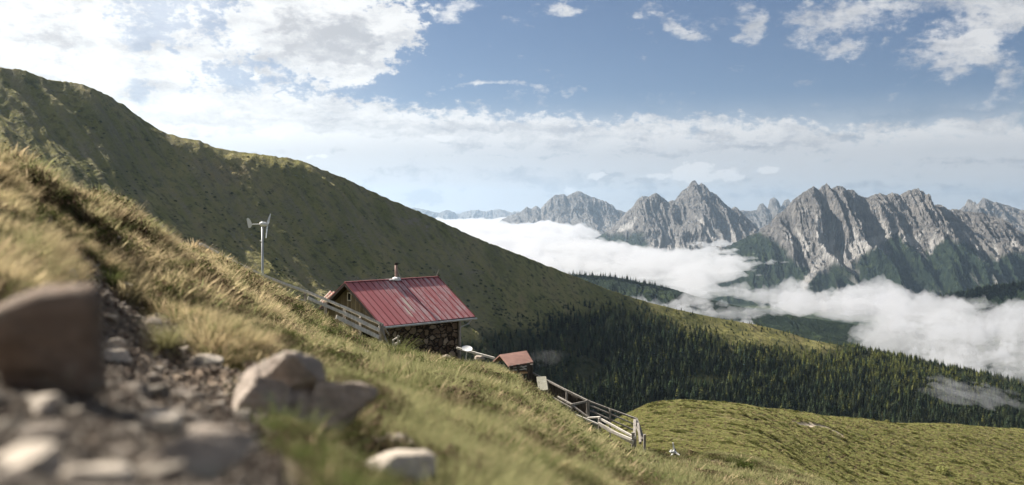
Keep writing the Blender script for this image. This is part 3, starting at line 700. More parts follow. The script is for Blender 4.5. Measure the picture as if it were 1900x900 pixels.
def fog_cover(U, v):
    num = 0; den = 1e-9
    for u, q, c in FC:
        w = np.exp(-(((U - u) / 42) ** 2 + ((v - q) / 11) ** 2)) + 1e-4 / (1 + ((U - u) / 80) ** 2 + ((v - q) / 20) ** 2) ** 2
        num = num + w * c; den = den + w
    return num / den
def sea_fields(U, D, seed):
    v = VH + F * 300.0 / D
    c = fog_cover(U, v)
    L = np.log(D) * F
    lum = billow(U / 95, L / 190, 1.0, seed, 6); big = fbm(U / 190, L / 420, seed + 20, 4); fine = fbm(U / 16, L / 40, seed + 30, 4)
    return c, lum, big, fine, v
def size(D): return 26 + .021 * D - .0000004 * D * D
def core_T(U, D, X, Y):
    c, lum, big, fine, v = sea_fields(U, D, 401)
    return size(D) * (c * .95 - .18 + .85 * lum + .55 * big + .60 * billow(U / 30, np.log(D) * F / 62, 1.0, 461, 4) + .25 * fine)
def halo_T(U, D, X, Y):
    c, lum, big, fine, v = sea_fields(U, D, 401)
    return size(D) * (c * .9 + .20 + .75 * lum + 1.1 * fbm(U / 120, np.log(D) * F / 260, 431, 5) + .4 * fine)
def sea_z(U, D, X, Y): return -318 + 45 * sstep(5000, 14000, D) + 22 * fbm(U / 240, np.log(D) * F / 600, 443, 2)
fog_mesh('fog', (700, 2250), (1950, 30000), 700, 620, core_T, sea_z, 'white sea of fog filling the valley, dense billowing core')
fog_mesh('fog', (700, 2250), (1950, 30000), 520, 460, halo_T, sea_z, 'thin grey wisps of mist around the fog bank', up=.7, mat=M_mist)
# scraps of cloud
def scrap(ur, dr, ctr, rad, th, zc, seed, label, slope=0.0, nu=150, nd=70, sc=60.):
    def T(U, D, X, Y):
        r2 = ((U - ctr[0]) / rad[0]) ** 2 + ((np.log(D) - math.log(ctr[1])) / rad[1]) ** 2
        return th * (1 - r2 + 1.1 * fbm(X / sc, Y / sc, seed, 4) + .7 * billow(X, Y, sc * .7, seed + 3, 4))
    def Z(U, D, X, Y): return zc + slope * (U - ctr[0]) + .3 * th * fbm(X / sc / 1.3, Y / sc / 1.3, seed + 7, 3)
    return fog_mesh('fog', ur, dr, nu, nd, T, Z, label, up=.6, mat=M_scrap)

scrap((1690, 1920), (1150, 1500), (1805, 1310), (120, .075), 21, -235, 471, 'pale scrap of cloud hanging before the forest at the lower right', slope=-.12, sc=38)
M_scrap = vol_material('faint smoke', (.9, .905, .92), .0022, .2)
scrap((930, 1090), (370, 440), (1012, 402), (44, .045), 6.0, -57, 481, 'faint wisp of mist drifting up beside the brown roofed shelter', slope=.02, sc=7, nu=110, nd=60)
# ------------------------------------------------------------------ grass, heather, dwarf shrubs
def blades_mesh(name, n, L, rad, spread, width, curl, mat, seed, lean=(0.25, 0.0), segs=3, heads=0.0):
    r = np.random.default_rng(seed)
    V = []; Fc = []; T = []
    for i in range(n):
        a = r.uniform(0, 2 * math.pi); rr = rad * math.sqrt(r.uniform()); b = np.array([rr * math.cos(a), rr * math.sin(a), -.03])
        out = np.array([math.cos(a), math.sin(a), 0]) * spread * r.uniform(.3, 1.2) + np.array([lean[0], lean[1], 0]) * r.uniform(.5, 1.3) + np.append(r.normal(0, .14, 2), 0)
        l = L * r.uniform(.5, 1.15); w = width * r.uniform(.7, 1.3)
        d0 = np.array([0, 0, 1.0]) + out * .6; d0 /= np.linalg.norm(d0)
        sa = r.uniform(0, math.pi); side = np.array([math.cos(sa), math.sin(sa), 0])
        p = b.copy(); base = len(V); d = d0
        hd = r.uniform() < heads
        for s in range(segs + 1):
            k = s / segs; ww = w * (1 - .85 * k)
            if hd and s == segs - 1: ww = w * 2.2
            V += [p - side * ww / 2, p + side * ww / 2]; T += [k, k]
            d = d + out * curl / segs + np.array([0, 0, -.35 * curl / segs * (k + .4)]); d /= np.linalg.norm(d); p = p + d * l / segs
        for s in range(segs): Fc.append((base + 2 * s, base + 2 * s + 1, base + 2 * s + 3, base + 2 * s + 2))
    return mesh_arrays(name, V, Fc, mat, {'tip': T})

def leaf_blob(name, n, rx, rz, leaf, mat, seed, droop=0.0, shell=.55):
    """low bush: many small leaf faces through a dome, tip = height in bush"""
    r = np.random.default_rng(seed); V = []; Fc = []; T = []
    for i in range(n):
        a = r.uniform(0, 2 * math.pi); q = r.uniform(shell, 1.0) ** .6; e = math.asin(r.uniform(0, 1))
        lump = 1 + .28 * math.sin(3 * a + seed) + .2 * math.sin(5 * a + 2 * seed + 4 * e)
        c = np.array([math.cos(a) * math.cos(e) * rx * q * lump, math.sin(a) * math.cos(e) * rx * q * lump, math.sin(e) * rz * q * (1 + .2 * math.sin(4 * a + seed))])
        u = r.normal(size=3); u /= np.linalg.norm(u); v = np.cross(u, r.normal(size=3)); v /= np.linalg.norm(v)
        s = leaf * r.uniform(.6, 1.4); b = len(V)
        V += [c - u * s, c + v * s * .45, c + u * s, c - v * s * .45]; Fc.append((b, b + 1, b + 2, b + 3))
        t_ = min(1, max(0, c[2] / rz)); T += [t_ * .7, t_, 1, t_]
    return mesh_arrays(name, V, Fc, mat, {'tip': T}, smooth=False)

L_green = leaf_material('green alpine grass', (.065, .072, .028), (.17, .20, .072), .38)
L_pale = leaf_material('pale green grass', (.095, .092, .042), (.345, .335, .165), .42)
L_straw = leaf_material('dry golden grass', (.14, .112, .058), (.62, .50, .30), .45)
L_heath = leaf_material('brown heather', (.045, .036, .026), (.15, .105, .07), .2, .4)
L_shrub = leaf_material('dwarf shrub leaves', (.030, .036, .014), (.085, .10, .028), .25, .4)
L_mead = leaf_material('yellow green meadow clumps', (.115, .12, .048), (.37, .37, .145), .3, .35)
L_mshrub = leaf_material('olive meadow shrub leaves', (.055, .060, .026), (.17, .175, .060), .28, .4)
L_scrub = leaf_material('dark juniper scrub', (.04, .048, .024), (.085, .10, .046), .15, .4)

def field(n, drange, urange, keep=None, slack=25, pw=1.0):
    """random ground points in a wedge of ground, evenly spread over area"""
    d = np.sqrt(RNG.uniform(drange[0] ** 2, drange[1] ** 2, n)) if pw == 1.0 else np.exp(RNG.uniform(math.log(drange[0]), math.log(drange[1]), n))
    u = RNG.uniform(*urange, n); x = (u - U0) / F * d
    z = ground_z(x, d); v = VH - F * z / d
    ok = visible(u, v, d, slack)
    if keep is not None: ok &= keep(u, d, x, v)
    return np.stack([x, d, z], 1)[ok], u[ok], v[ok], d[ok]

def grass_keep(u, d, x, v):
    s = np.maximum(soil_mask(x, d, PATHS), soil_mask(x, d, DIRT))
    patch = fbm(x / .7, d / .7, 501, 3)
    bare = np.maximum(np.exp(-(((u - 560) / 130) ** 4 + ((d - 3.95) / .55) ** 4)), np.exp(-(((u - 715) / 120) ** 4 + ((d - 3.55) / .55) ** 4))) * .85
    s = np.maximum(s, bare)
    return (RNG.uniform(size=len(u)) > s * 1.4) & (patch > -.16 - .2 * sstep(500, 700, u) - .1 * sstep(9, 14, d) + RNG.uniform(-.1, .1, len(u)))

def kinds_for(u, d, x, v):
    """0 green, 1 pale, 2 straw, 3 heather"""
    n = fbm(x / 1.6, d / 1.6, 511, 3); m = fbm(x / .8, d / .8, 521, 3); r = RNG.uniform(size=len(u))
    left = 1 - sstep(430, 640, u)
    k = np.where(n > .02, 1, 0)
    k = np.where((r < .55 * left + .09) , 2, k)
    k = np.where(m + .10 * left * sstep(3, 6, d) + .10 * sstep(.0, .3, fbm(x / 3.5, d / 5.0, 523, 2)) > .17, 3, k)
    m2 = fbm(x / 1.1, d / 3.6, 527, 3)
    k = np.where((m2 > .17) & (u > 480) & (d > 3.8) & (RNG.uniform(size=len(u)) < .85), 3, k)
    k = np.where((u > 250) & (u < 640) & (d < 3.6) & (r > .25), 0, k)
    return k

def tussock_mesh(name, n, L, width, mat, seed):
    """one domed tussock: blades springing from a small crown and bending out all round"""
    r = np.random.default_rng(seed); V = []; Fc = []; T = []
    for i in range(n):
        a = r.uniform(0, 2 * math.pi); lay = r.uniform(.08, 1.15); o = np.array([math.cos(a), math.sin(a), 0]); sd_ = np.array([-math.sin(a), math.cos(a), 0])
        p = o * r.uniform(0, .16) * L - np.array([0, 0, .03]); d = o * lay + np.array([.12, 0, 1.15 - .5 * lay]); d /= np.linalg.norm(d); b = len(V); w = width * r.uniform(.7, 1.3); l = L * r.uniform(.75, 1.15)
        for s in range(4):
            kk = s / 3; ww = w * (1 - .85 * kk); V += [p - sd_ * ww / 2, p + sd_ * ww / 2]; T += [kk, kk]
            d = d + o * .28 - np.array([0, 0, .30 * (kk + .5) * lay]) + r.normal(0, .06, 3); d /= np.linalg.norm(d); p = p + d * l / 3
        for s in range(3): Fc.append((b + 2 * s, b + 2 * s + 1, b + 2 * s + 3, b + 2 * s + 2))
    return mesh_arrays(name, V, Fc, mat, {'tip': T})

def grass_set(nm, label, n, dr, ur, L, width, nb, rad, sc, seed, keep=grass_keep, pw=1.0, hL=.6):
    protos = []
    for kk, (mt, l2, sp) in enumerate(((L_green, .9, .6), (L_pale, 1.15, .55), (L_straw, 1.1, .6))):
        for j in range(3):
            protos.append(proto(nm, blades_mesh(nm, nb, L * l2, rad, sp, width, 1.0 + .2 * j, mt, seed + 10 * kk + j, heads=.08 if kk else 0)))
    for j in range(3):
        protos.append(proto(nm, leaf_blob(nm, int(nb * 3.0), rad * 1.7, L * hL, max(width * 1.6, L * .045), L_heath if j < 2 else L_shrub, seed + 60 + j)))
    for j in range(3):
        protos.append(proto(nm, tussock_mesh(nm, int(nb * 4), L * 1.15, width, (L_green, L_pale, L_straw)[j], seed + 80 + j)))
    pts, u, v, d = field(n, dr, ur, keep, pw=pw)
    k = kinds_for(u, d, pts[:, 0], v)
    tus = (RNG.uniform(size=len(u)) < np.where(u < 640, .05, .022)) & (d > 3); k = np.where(tus, 4, k)
    pid = k * 3 + RNG.integers(0, 3, len(u))
    rot = np.zeros((len(u), 3)); rot[:, 2] = RNG.normal(0, .6, len(u)); rot[:, 0] = RNG.normal(0, .12, len(u)); rot[:, 1] = RNG.normal(.12, .14, len(u))
    big = np.clip(1 + .7 * fbm(pts[:, 0] / 1.1, pts[:, 1] / 1.1, 531, 3), .5, 1.6)
    s = sc * RNG.uniform(.65, 1.3, len(u)) * big
    scatter(nm, pts, rot, s, pid, protos, label, None)
    print(nm, len(u))

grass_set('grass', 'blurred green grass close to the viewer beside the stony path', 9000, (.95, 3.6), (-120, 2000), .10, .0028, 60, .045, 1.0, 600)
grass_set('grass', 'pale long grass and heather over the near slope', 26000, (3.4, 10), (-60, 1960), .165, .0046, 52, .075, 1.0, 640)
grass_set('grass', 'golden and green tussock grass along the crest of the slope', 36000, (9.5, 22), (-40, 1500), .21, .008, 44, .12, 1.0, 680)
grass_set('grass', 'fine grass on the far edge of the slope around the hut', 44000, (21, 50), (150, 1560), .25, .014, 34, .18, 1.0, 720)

# tall dry stems on the crest
def stalk_keep(u, d, x, v): return (RNG.uniform(size=len(u)) < .5)
pr = [proto('stem', blades_mesh('stem', 5, .42, .05, .45, .004, .7, L_straw, 760 + j, segs=4, heads=1.0)) for j in range(3)]
pts, u_, v_, d_ = field(300, (8, 26), (0, 1100), stalk_keep)
scatter('dry_stems', pts, np.stack([RNG.normal(0, .15, len(pts)), RNG.normal(.1, .15, len(pts)), RNG.uniform(-1, 1, len(pts))], 1), RNG.uniform(.6, 1.2, len(pts)), RNG.integers(0, 3, len(pts)), pr, 'thin dry grass stems standing above the turf', None)

# meadow shelf
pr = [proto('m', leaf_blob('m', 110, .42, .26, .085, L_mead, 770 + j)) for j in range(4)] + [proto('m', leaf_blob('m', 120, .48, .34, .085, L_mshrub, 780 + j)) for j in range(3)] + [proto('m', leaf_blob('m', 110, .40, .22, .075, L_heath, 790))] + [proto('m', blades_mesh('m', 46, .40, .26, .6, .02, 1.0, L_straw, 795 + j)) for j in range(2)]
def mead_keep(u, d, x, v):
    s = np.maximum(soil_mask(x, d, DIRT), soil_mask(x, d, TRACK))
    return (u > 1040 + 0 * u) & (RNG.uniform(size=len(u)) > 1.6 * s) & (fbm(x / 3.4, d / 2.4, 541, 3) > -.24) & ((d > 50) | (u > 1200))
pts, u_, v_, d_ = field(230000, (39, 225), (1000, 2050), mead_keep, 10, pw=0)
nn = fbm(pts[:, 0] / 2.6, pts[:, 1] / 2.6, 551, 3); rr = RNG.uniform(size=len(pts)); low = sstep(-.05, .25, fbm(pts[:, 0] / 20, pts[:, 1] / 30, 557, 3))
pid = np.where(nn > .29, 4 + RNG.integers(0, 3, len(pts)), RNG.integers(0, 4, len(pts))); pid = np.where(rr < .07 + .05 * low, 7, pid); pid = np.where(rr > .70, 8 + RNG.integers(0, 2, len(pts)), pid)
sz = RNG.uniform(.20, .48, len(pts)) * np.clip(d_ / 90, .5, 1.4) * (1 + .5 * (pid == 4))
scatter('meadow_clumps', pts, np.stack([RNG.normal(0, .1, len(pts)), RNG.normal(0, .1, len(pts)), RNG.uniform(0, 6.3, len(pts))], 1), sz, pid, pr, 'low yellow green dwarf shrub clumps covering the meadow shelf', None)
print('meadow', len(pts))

# hillside scrub
def hill_sample(n, ur, sr, dens):
    u = RNG.uniform(*ur, n); s = RNG.uniform(*sr, n)
    x, y, z = hill_point(u, s); v = VH - F * z / y
    ok = dens(u, s, v) > RNG.uniform(size=n)
    return np.stack([x, y, z], 1)[ok], u[ok], s[ok], v[ok]
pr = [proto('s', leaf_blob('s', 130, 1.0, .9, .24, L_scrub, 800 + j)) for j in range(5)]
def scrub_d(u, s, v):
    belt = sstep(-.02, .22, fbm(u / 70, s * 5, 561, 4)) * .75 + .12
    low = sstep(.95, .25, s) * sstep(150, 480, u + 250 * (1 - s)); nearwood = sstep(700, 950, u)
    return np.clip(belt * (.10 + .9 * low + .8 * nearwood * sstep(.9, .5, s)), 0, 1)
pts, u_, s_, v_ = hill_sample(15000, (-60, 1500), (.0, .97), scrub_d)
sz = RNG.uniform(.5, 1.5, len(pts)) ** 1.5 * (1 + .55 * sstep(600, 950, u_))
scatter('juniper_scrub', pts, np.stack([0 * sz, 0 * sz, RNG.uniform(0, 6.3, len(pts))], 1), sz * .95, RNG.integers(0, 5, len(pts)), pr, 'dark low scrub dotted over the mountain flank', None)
print('scrub', len(pts))

# ------------------------------------------------------------------ conifers
M_bark = material('spruce bark', lambda t, b: t.ramp(t.noise(objco(t), 9, 4), [(.3, (.05, .038, .028)), (.7, (.11, .085, .06))]), .95)
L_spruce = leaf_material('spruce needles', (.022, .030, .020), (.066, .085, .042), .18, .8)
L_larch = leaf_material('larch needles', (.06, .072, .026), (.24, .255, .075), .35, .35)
def conifer(name, seed, mat, width=.17, levels=12, per=8, thin=1.0, sizef=1.0):
    """unit-height conifer: tapered trunk, whorls of drooping branch sprays. returns (trunk mesh, crown mesh)"""
    r = np.random.default_rng(seed); V = []; Fc = []; T = []
    for l in range(levels):
        k = (l + r.uniform(-.3, .3)) / levels; zc = .10 + .86 * k
        rad = width * (1 - k) ** .8 * r.uniform(.8, 1.15) + .012
        a0 = r.uniform(0, 6.3)
        for j in range(per if k < .7 else max(4, per - 3)):
            if r.uniform() > thin: continue
            a = a0 + 2 * math.pi * j / per + r.normal(0, .22); rr = rad * r.uniform(.65, 1.2)
            o = np.array([math.cos(a), math.sin(a), 0]); sd_ = np.array([-math.sin(a), math.cos(a), 0])
            w_ = rr * r.uniform(.35, .55) * sizef + .008; dr = rr * r.uniform(.25, .7)
            p0 = np.array([0, 0, zc + .02]); p1 = o * rr * .55 + np.array([0, 0, zc - dr * .35 + .012]); p2 = o * rr + np.array([0, 0, zc - dr])
            b = len(V)
            V += [p0, p1 + sd_ * w_, p1 - sd_ * w_, p2, p1 - np.array([0, 0, rr * .45])]
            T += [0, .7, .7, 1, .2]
            Fc += [(b, b + 1, b + 3, b + 2), (b, b + 4, b + 3, b + 4)][:1]
            # hanging fringe below the spray
            b2 = len(V)
            V += [p0 - np.array([0, 0, .01]), p2 + np.array([0, 0, .004]), p2 - np.array([0, 0, rr * .22]), p1 - np.array([0, 0, rr * .42])]
            T += [0, 1, .5, .1]; Fc.append((b2, b2 + 1, b2 + 2, b2 + 3))
    b = len(V)
    for q in range(3):
        a = q * 2.1; V += [np.array([0, 0, 1.0]), np.array([.014 * math.cos(a), .014 * math.sin(a), .93]), np.array([.014 * math.cos(a + 2.1), .014 * math.sin(a + 2.1), .93]), np.array([0, 0, .90])]
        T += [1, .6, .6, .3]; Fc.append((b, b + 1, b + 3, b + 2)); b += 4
    crown = mesh_arrays('crown', V, Fc, mat, {'tip': T}, smooth=False)
    tb = MB(); tb.tube([(0, 0, -.06), (0, 0, .25), (0.004, 0, .6), (0, 0, .97)], [.016, .012, .007, .002], 6)
    tm = bpy.data.meshes.new('trunk'); tm.from_pydata(tb.v, [], tb.f); tm.update(); tm.materials.append(M_bark)
    return tm, crown
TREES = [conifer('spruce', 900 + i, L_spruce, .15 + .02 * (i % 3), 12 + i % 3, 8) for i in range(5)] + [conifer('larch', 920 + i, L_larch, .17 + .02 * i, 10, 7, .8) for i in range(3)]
def joined(tm, cm, name):
    bm = bmesh.new(); bm.from_mesh(tm); n0 = len(bm.faces); bm.from_mesh(cm)
    bm.faces.ensure_lookup_table()
    for f in bm.faces[n0:]: f.material_index = 1
    me = bpy.data.meshes.new(name); bm.to_mesh(me); bm.free()
    me.materials.append(tm.materials[0]); me.materials.append(cm.materials[0])
    return me
# one seat for every tree: jittered rows over the wooded part of the flank, also past the crest
def wood_d(u, s, v):
    wl = np.interp(u, [700, 830, 900, 1000, 1080, 1150, 1250, 1340, 1420, 1500, 1560, 1640], [690, 640, 615, 602, 575, 560, 597, 627, 646, 654, 640, 560])
    k = sstep(-26, 44, v - wl + 15 * fbm(u / 60, s * 7, 91, 3)) * (.12 + .88 * sstep(860, 1120, u + .55 * (v - 560))) * np.clip(.55 + 1.5 * (fbm(u / 28, s * 11, 95, 3) + .25), .12, 1)
    gl = np.exp(-(((u - 1303) / 36) ** 2 + ((v - 706) / 10) ** 2)) + .8 * np.exp(-(((u - 1085) / 26) ** 2 + ((v - 690) / 34) ** 2))
    k = k * (1 - np.clip(1.5 * gl, 0, 1))
    k = np.maximum(k, .10 * sstep(1180, 1260, u) * sstep(10, 2, np.abs(v - np.interp(u, SK[:, 0], SK[:, 1]) - 5)))
    return np.clip(k, 0, 1)
pts, u_, s_, v_ = hill_sample(33000, (760, 2080), (-.06, 1.16), lambda u, s, v: wood_d(u, s, v) * (.45 + .55 * (hill_point(u, s)[1] / 2000)) )
# thin out: no two trunks closer than ~4.2 m
cell = {}
keep = []
for i, p in enumerate(pts):
    k = (int(p[0] // 4.4), int(p[1] // 4.4))
    if k in cell: continue
    cell[k] = 1; keep.append(i)
pts, u_, s_, v_ = pts[keep], u_[keep], s_[keep], v_[keep]
hgt = RNG.uniform(8, 23, len(pts)) * (.5 + .5 * np.clip(wood_d(u_, s_, v_), 0, 1)) * (1 - .35 * sstep(.7, 1.0, s_)) * (1 - .25 * sstep(1100, 860, u_))
cr_v = np.interp(u_, SK[:, 0], SK[:, 1])
lar = RNG.uniform(size=len(pts)) < (.04 + .50 * np.exp(-((v_ - cr_v - 26) / 36) ** 2) * sstep(1180, 1300, u_) * sstep(1900, 1650, u_) + .18 * sstep(1250, 1500, u_) * np.exp(-((v_ - 690) / 50) ** 2))
pid = np.where(lar, 5 + RNG.integers(0, 3, len(pts)), RNG.integers(0, 5, len(pts)))
rz = RNG.uniform(0, 6.3, len(pts)); fat = RNG.uniform(.85, 1.25, len(pts))
vis = visible(u_, v_ - .6 * F * hgt / pts[:, 1], pts[:, 1], 0) & (u_ > 0) & (u_ < 1895)
show = np.where(vis, hgt * F / pts[:, 1], 0)
order = np.argsort(-show); single = order[:300]; rest = np.setdiff1d(np.arange(len(pts)), single)
print('trees', len(pts), 'visible', vis.sum(), show[single].min(), v_[single].min(), v_[single].max())
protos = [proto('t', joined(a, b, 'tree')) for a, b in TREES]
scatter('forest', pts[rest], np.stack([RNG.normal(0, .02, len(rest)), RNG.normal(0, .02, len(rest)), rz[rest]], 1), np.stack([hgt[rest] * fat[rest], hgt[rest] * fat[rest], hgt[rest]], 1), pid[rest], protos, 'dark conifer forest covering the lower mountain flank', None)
def make_tree(k):
    lr = k >= 5
    e = empty('larch_tree' if lr else 'spruce_tree')
    link('trunk', TREES[k][0], e); link('crown', TREES[k][1], e)
    if lr: tag(e, 'light green larch among the dark spruces of the wooded flank', 'tree', 'larches standing in the forest')
    else: tag(e, 'tall dark spruce in the front rows of the forest on the mountain flank', 'tree', 'spruces in the front rows of the forest')
    return e
first = {}
for i in single:
    k = int(pid[i])
    if k not in first:
        e = make_tree(k); first[k] = e
    else:
        src = first[k]; e = src.copy(); COL.objects.link(e)
        for ch in src.children:
            c = ch.copy(); COL.objects.link(c); c.parent = e
    e.location = pts[i]; e.rotation_euler = (0, 0, float(rz[i])); e.scale = (float(hgt[i] * fat[i]), float(hgt[i] * fat[i]), float(hgt[i]))

# thin far trees on the ridges by the fog (single outlines against the white)
def ridge_trees(n, pts_uvd, name, label, hh):
    q = np.array(pts_uvd, float); tt = RNG.uniform(0, len(q) - 1.001, n); i = tt.astype(int); f = (tt - i)[:, None]
    a = q[i] * (1 - f) + q[i + 1] * f
    a[:, 1] += RNG.uniform(0, 16, n) ** 1.0
    p = np.stack([(a[:, 0] - U0) / F * a[:, 2], a[:, 2], (VH - a[:, 1]) / F * a[:, 2] - 6], 1)
    h = RNG.uniform(.6, 1.2, n) * hh
    scatter(name, p, np.stack([0 * h, 0 * h, RNG.uniform(0, 6, n)], 1), np.stack([h, h, h], 1), RNG.integers(0, 5, n), [proto('r', joined(a_, b_, 'tree')) for a_, b_ in TREES[:5]], label, None)
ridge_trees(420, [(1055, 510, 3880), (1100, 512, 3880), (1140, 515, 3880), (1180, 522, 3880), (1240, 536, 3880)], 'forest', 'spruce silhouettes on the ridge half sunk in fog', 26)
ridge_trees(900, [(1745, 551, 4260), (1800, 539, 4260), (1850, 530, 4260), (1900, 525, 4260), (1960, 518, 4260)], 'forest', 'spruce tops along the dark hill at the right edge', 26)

# tussocks that stand out on the bank, each a thing
for tu, tv, wpx, mt, sd__, lb in ((205, 528, 95, L_green, 1, 'big round green tussock beside the soil strip above the brown boulder'), (318, 520, 60, L_pale, 2, 'pale bristly tussock on the bank left of the wind turbine pole'), (316, 560, 66, L_green, 3, 'green tussock midway up the bank between two pale ones'),
                               (305, 640, 150, L_pale, 4, 'widest tussock of the bank, overhanging the rubble of the path'), (540, 636, 46, L_green, 5, 'small green tussock below the pale fence boards'), (470, 612, 60, L_straw, 6, 'dry golden tussock near the middle of the bank'), (110, 500, 60, L_straw, 7, 'straw coloured tussock above the left boulder'), (395, 590, 70, L_green, 8, 'green tussock hanging over the dark hollow in the bank'),
                               (735, 668, 110, L_green, 9, 'rounded grey green tussock in front of the stair railing')):
    dd_ = 9.0
    dv = np.exp(np.linspace(math.log(2.6), math.log(36), 500)); pv = VH - F * ground_z((tu - U0) / F * dv, dv) / dv
    if (pv < tv).any(): dd_ = float(dv[np.argmax(pv < tv)])
    Lr = wpx / F * dd_ * .52
    o = link('grass_tussock', tussock_mesh('grass_tussock', 380, Lr, max(.0035, Lr * .018), mt, 850 + sd__)); x_ = (tu - U0) / F * dd_
    o.location = (x_, dd_, gz(x_, dd_)); tag(o, lb, 'tussock', 'tussocks on the bank')

# small bushes on the near edge of the meadow shelf
for bu, bv, wpx, mt, sd__, lb in ((1346, 862, 34, L_shrub, 1, 'dark green dwarf bush at the right end of the dirt patch'), (1380, 878, 42, L_shrub, 2, 'spreading dark green dwarf bush on the lower meadow edge'), (1402, 889, 26, L_mead, 3, 'small light green bush below the spreading dark one'), (1748, 879, 26, L_mead, 4, 'lone yellow green bush low on the right of the meadow'), (1645, 780, 11, L_mead, 5, 'tiny light bush on the skyline of the meadow')):
    d_ = far_d(bu, bv); r_ = wpx / F * d_ / 2; x_ = (bu - U0) / F * d_
    o = link('dwarf_bush', leaf_blob('dwarf_bush', 420, r_, r_ * 1.0, r_ * .16, mt, 870 + sd__)); o.location = (x_, d_, gz(x_, d_) - .02)
    tag(o, lb, 'bush', 'dwarf bushes on the meadow')
# ------------------------------------------------------------------ materials of built things
def b_wood(dark, light, grain=(2, 2, 14)):
    def f_(t, b):
        o = objco(t); n = t.noise(t.scalev(o, (6, 6, 1.2)), 2.2, 5, .65, .4); m = t.noise(o, 1.3, 3)
        c = t.mix(t.maprange(t.math('ADD', t.math('MULTIPLY', n, .7), t.math('MULTIPLY', m, .3)), .36, .64), dark, light)
        bump(t, b, n, .4, .01); return c
    return f_
M_pale = material('pale weathered timber', b_wood((.58, .53, .46), (.84, .79, .71)), .85)
M_grey = material('grey weathered timber', b_wood((.17, .15, .13), (.40, .37, .33)), .88)
M_dark = material('dark weathered boards', b_wood((.045, .038, .032), (.14, .12, .10)), .9)
def b_gable(t, b):
    o = objco(t); s = t.new('ShaderNodeSeparateXYZ'); t.l.new(o, s.inputs[0])
    k = t.math('FLOOR', t.math('MULTIPLY', s.outputs[1], 6.2)); wn_ = t.new('ShaderNodeTexWhiteNoise', noise_dimensions='1D'); t.l.new(k, wn_.inputs['W'])
    n = t.noise(t.scalev(o, (8, 8, 1)), 2.5, 5, .65)
    c = t.mix(t.math('ADD', t.math('MULTIPLY', wn_.outputs[0], .6), t.math('MULTIPLY', n, .4)), (.075, .060, .042), (.33, .27, .18))
    fr_ = t.math('FRACT', t.math('MULTIPLY', s.outputs[1], 6.2)); gap = t.maprange(t.math('ABSOLUTE', t.math('SUBTRACT', fr_, .5)), .42, .49, 0, 1)
    c = t.mix(gap, c, (.02, .016, .012)); bump(t, b, t.math('SUBTRACT', n, gap), .6, .02); return c
M_gable = material('brown gable boards', b_gable, .9)
def b_stone(t, b):
    o = objco(t); sc = t.scalev(o, (2.3, 2.3, 3.7))
    wv_ = t.new('ShaderNodeVectorMath', operation='ADD'); t.l.new(sc, wv_.inputs[0]); nz = t.new('ShaderNodeTexNoise'); nz.inputs['Scale'].default_value = 1.6; t.l.new(sc, nz.inputs['Vector'])
    sv = t.new('ShaderNodeVectorMath', operation='SCALE'); t.l.new(nz.outputs['Color'], sv.inputs[0]); sv.inputs['Scale'].default_value = .7; t.l.new(sv.outputs[0], wv_.inputs[1])
    v1 = t.new('ShaderNodeTexVoronoi'); t.l.new(wv_.outputs[0], v1.inputs['Vector']); v1.inputs['Scale'].default_value = 1.0
    v2 = t.new('ShaderNodeTexVoronoi', feature='DISTANCE_TO_EDGE'); t.l.new(wv_.outputs[0], v2.inputs['Vector']); v2.inputs['Scale'].default_value = 1.0
    sp_ = t.new('ShaderNodeSeparateColor'); t.l.new(v1.outputs['Color'], sp_.inputs[0])
    c = t.ramp(sp_.outputs[0], [(.0, (.12, .09, .07)), (.35, (.23, .18, .13)), (.7, (.36, .29, .205)), (.93, (.50, .43, .33)), (1, (.68, .62, .53))])
    c = t.mix(t.noise(o, 22, 4), c, (.12, .09, .06), 'OVERLAY')
    ed = t.maprange(v2.outputs['Distance'], .02, .13, 1, 0); c = t.mix(ed, c, (.028, .022, .017))
    bump(t, b, t.math('SUBTRACT', 1.0, ed), 1.0, .06); return c
M_stone = material('dry stone masonry', b_stone, .92)
def b_roof(t, b):
    o = objco(t); n = t.noise(o, .9, 5, .65); st = t.noise(t.scalev(o, (7, 1.0, 1.0)), 1.0, 6, .7); f = t.noise(o, 11, 4, .7)
    s = t.new('ShaderNodeSeparateXYZ'); t.l.new(o, s.inputs[0])
    k = t.math('FLOOR', t.math('DIVIDE', s.outputs[0], .39)); wn_ = t.new('ShaderNodeTexWhiteNoise', noise_dimensions='1D'); t.l.new(k, wn_.inputs['W'])
    c = t.mix(n, (.45, .155, .16), (.55, .225, .225)); c = t.mix(t.math('MULTIPLY', wn_.outputs[0], .35), c, (.42, .13, .14))
    wear = t.math('MULTIPLY', t.maprange(s.outputs[0], 1.0, 2.6, 0, 1), t.maprange(wn_.outputs[0], .1, .6, .45, 1))
    c = t.mix(t.math('MULTIPLY', t.maprange(t.math('ADD', st, t.math('MULTIPLY', f, .35)), .62, .78, 0, .75), wear), c, (.56, .50, .49))
    # two long pale worn patches
    def patch(x0, y0, rx, ry):
        a = t.math('POWER', t.math('DIVIDE', t.math('SUBTRACT', s.outputs[0], x0), rx), 2.0); q = t.math('POWER', t.math('DIVIDE', t.math('SUBTRACT', s.outputs[1], y0), ry), 2.0)
        return t.maprange(t.math('ADD', t.math('ADD', a, q), t.math('MULTIPLY', t.math('SUBTRACT', f, .5), 3.4)), .5, 1.0, 1, 0)
    c = t.mix(t.math('MAXIMUM', patch(2.72, 1.18, .16, .5), patch(2.36, .72, .13, .42)), c, (.62, .55, .47))
    c = t.mix(t.math('MULTIPLY', t.math('GREATER_THAN', .5, s.outputs[2]), 0.0), c, c)
    return c
M_roof = material('faded red sheet metal', b_roof, .55, .35)
M_seam = material('dark red seam', lambda t, b: (.22, .065, .07), .6, .3)
M_under = material('dark roof edge', lambda t, b: (.035, .026, .022), .9)
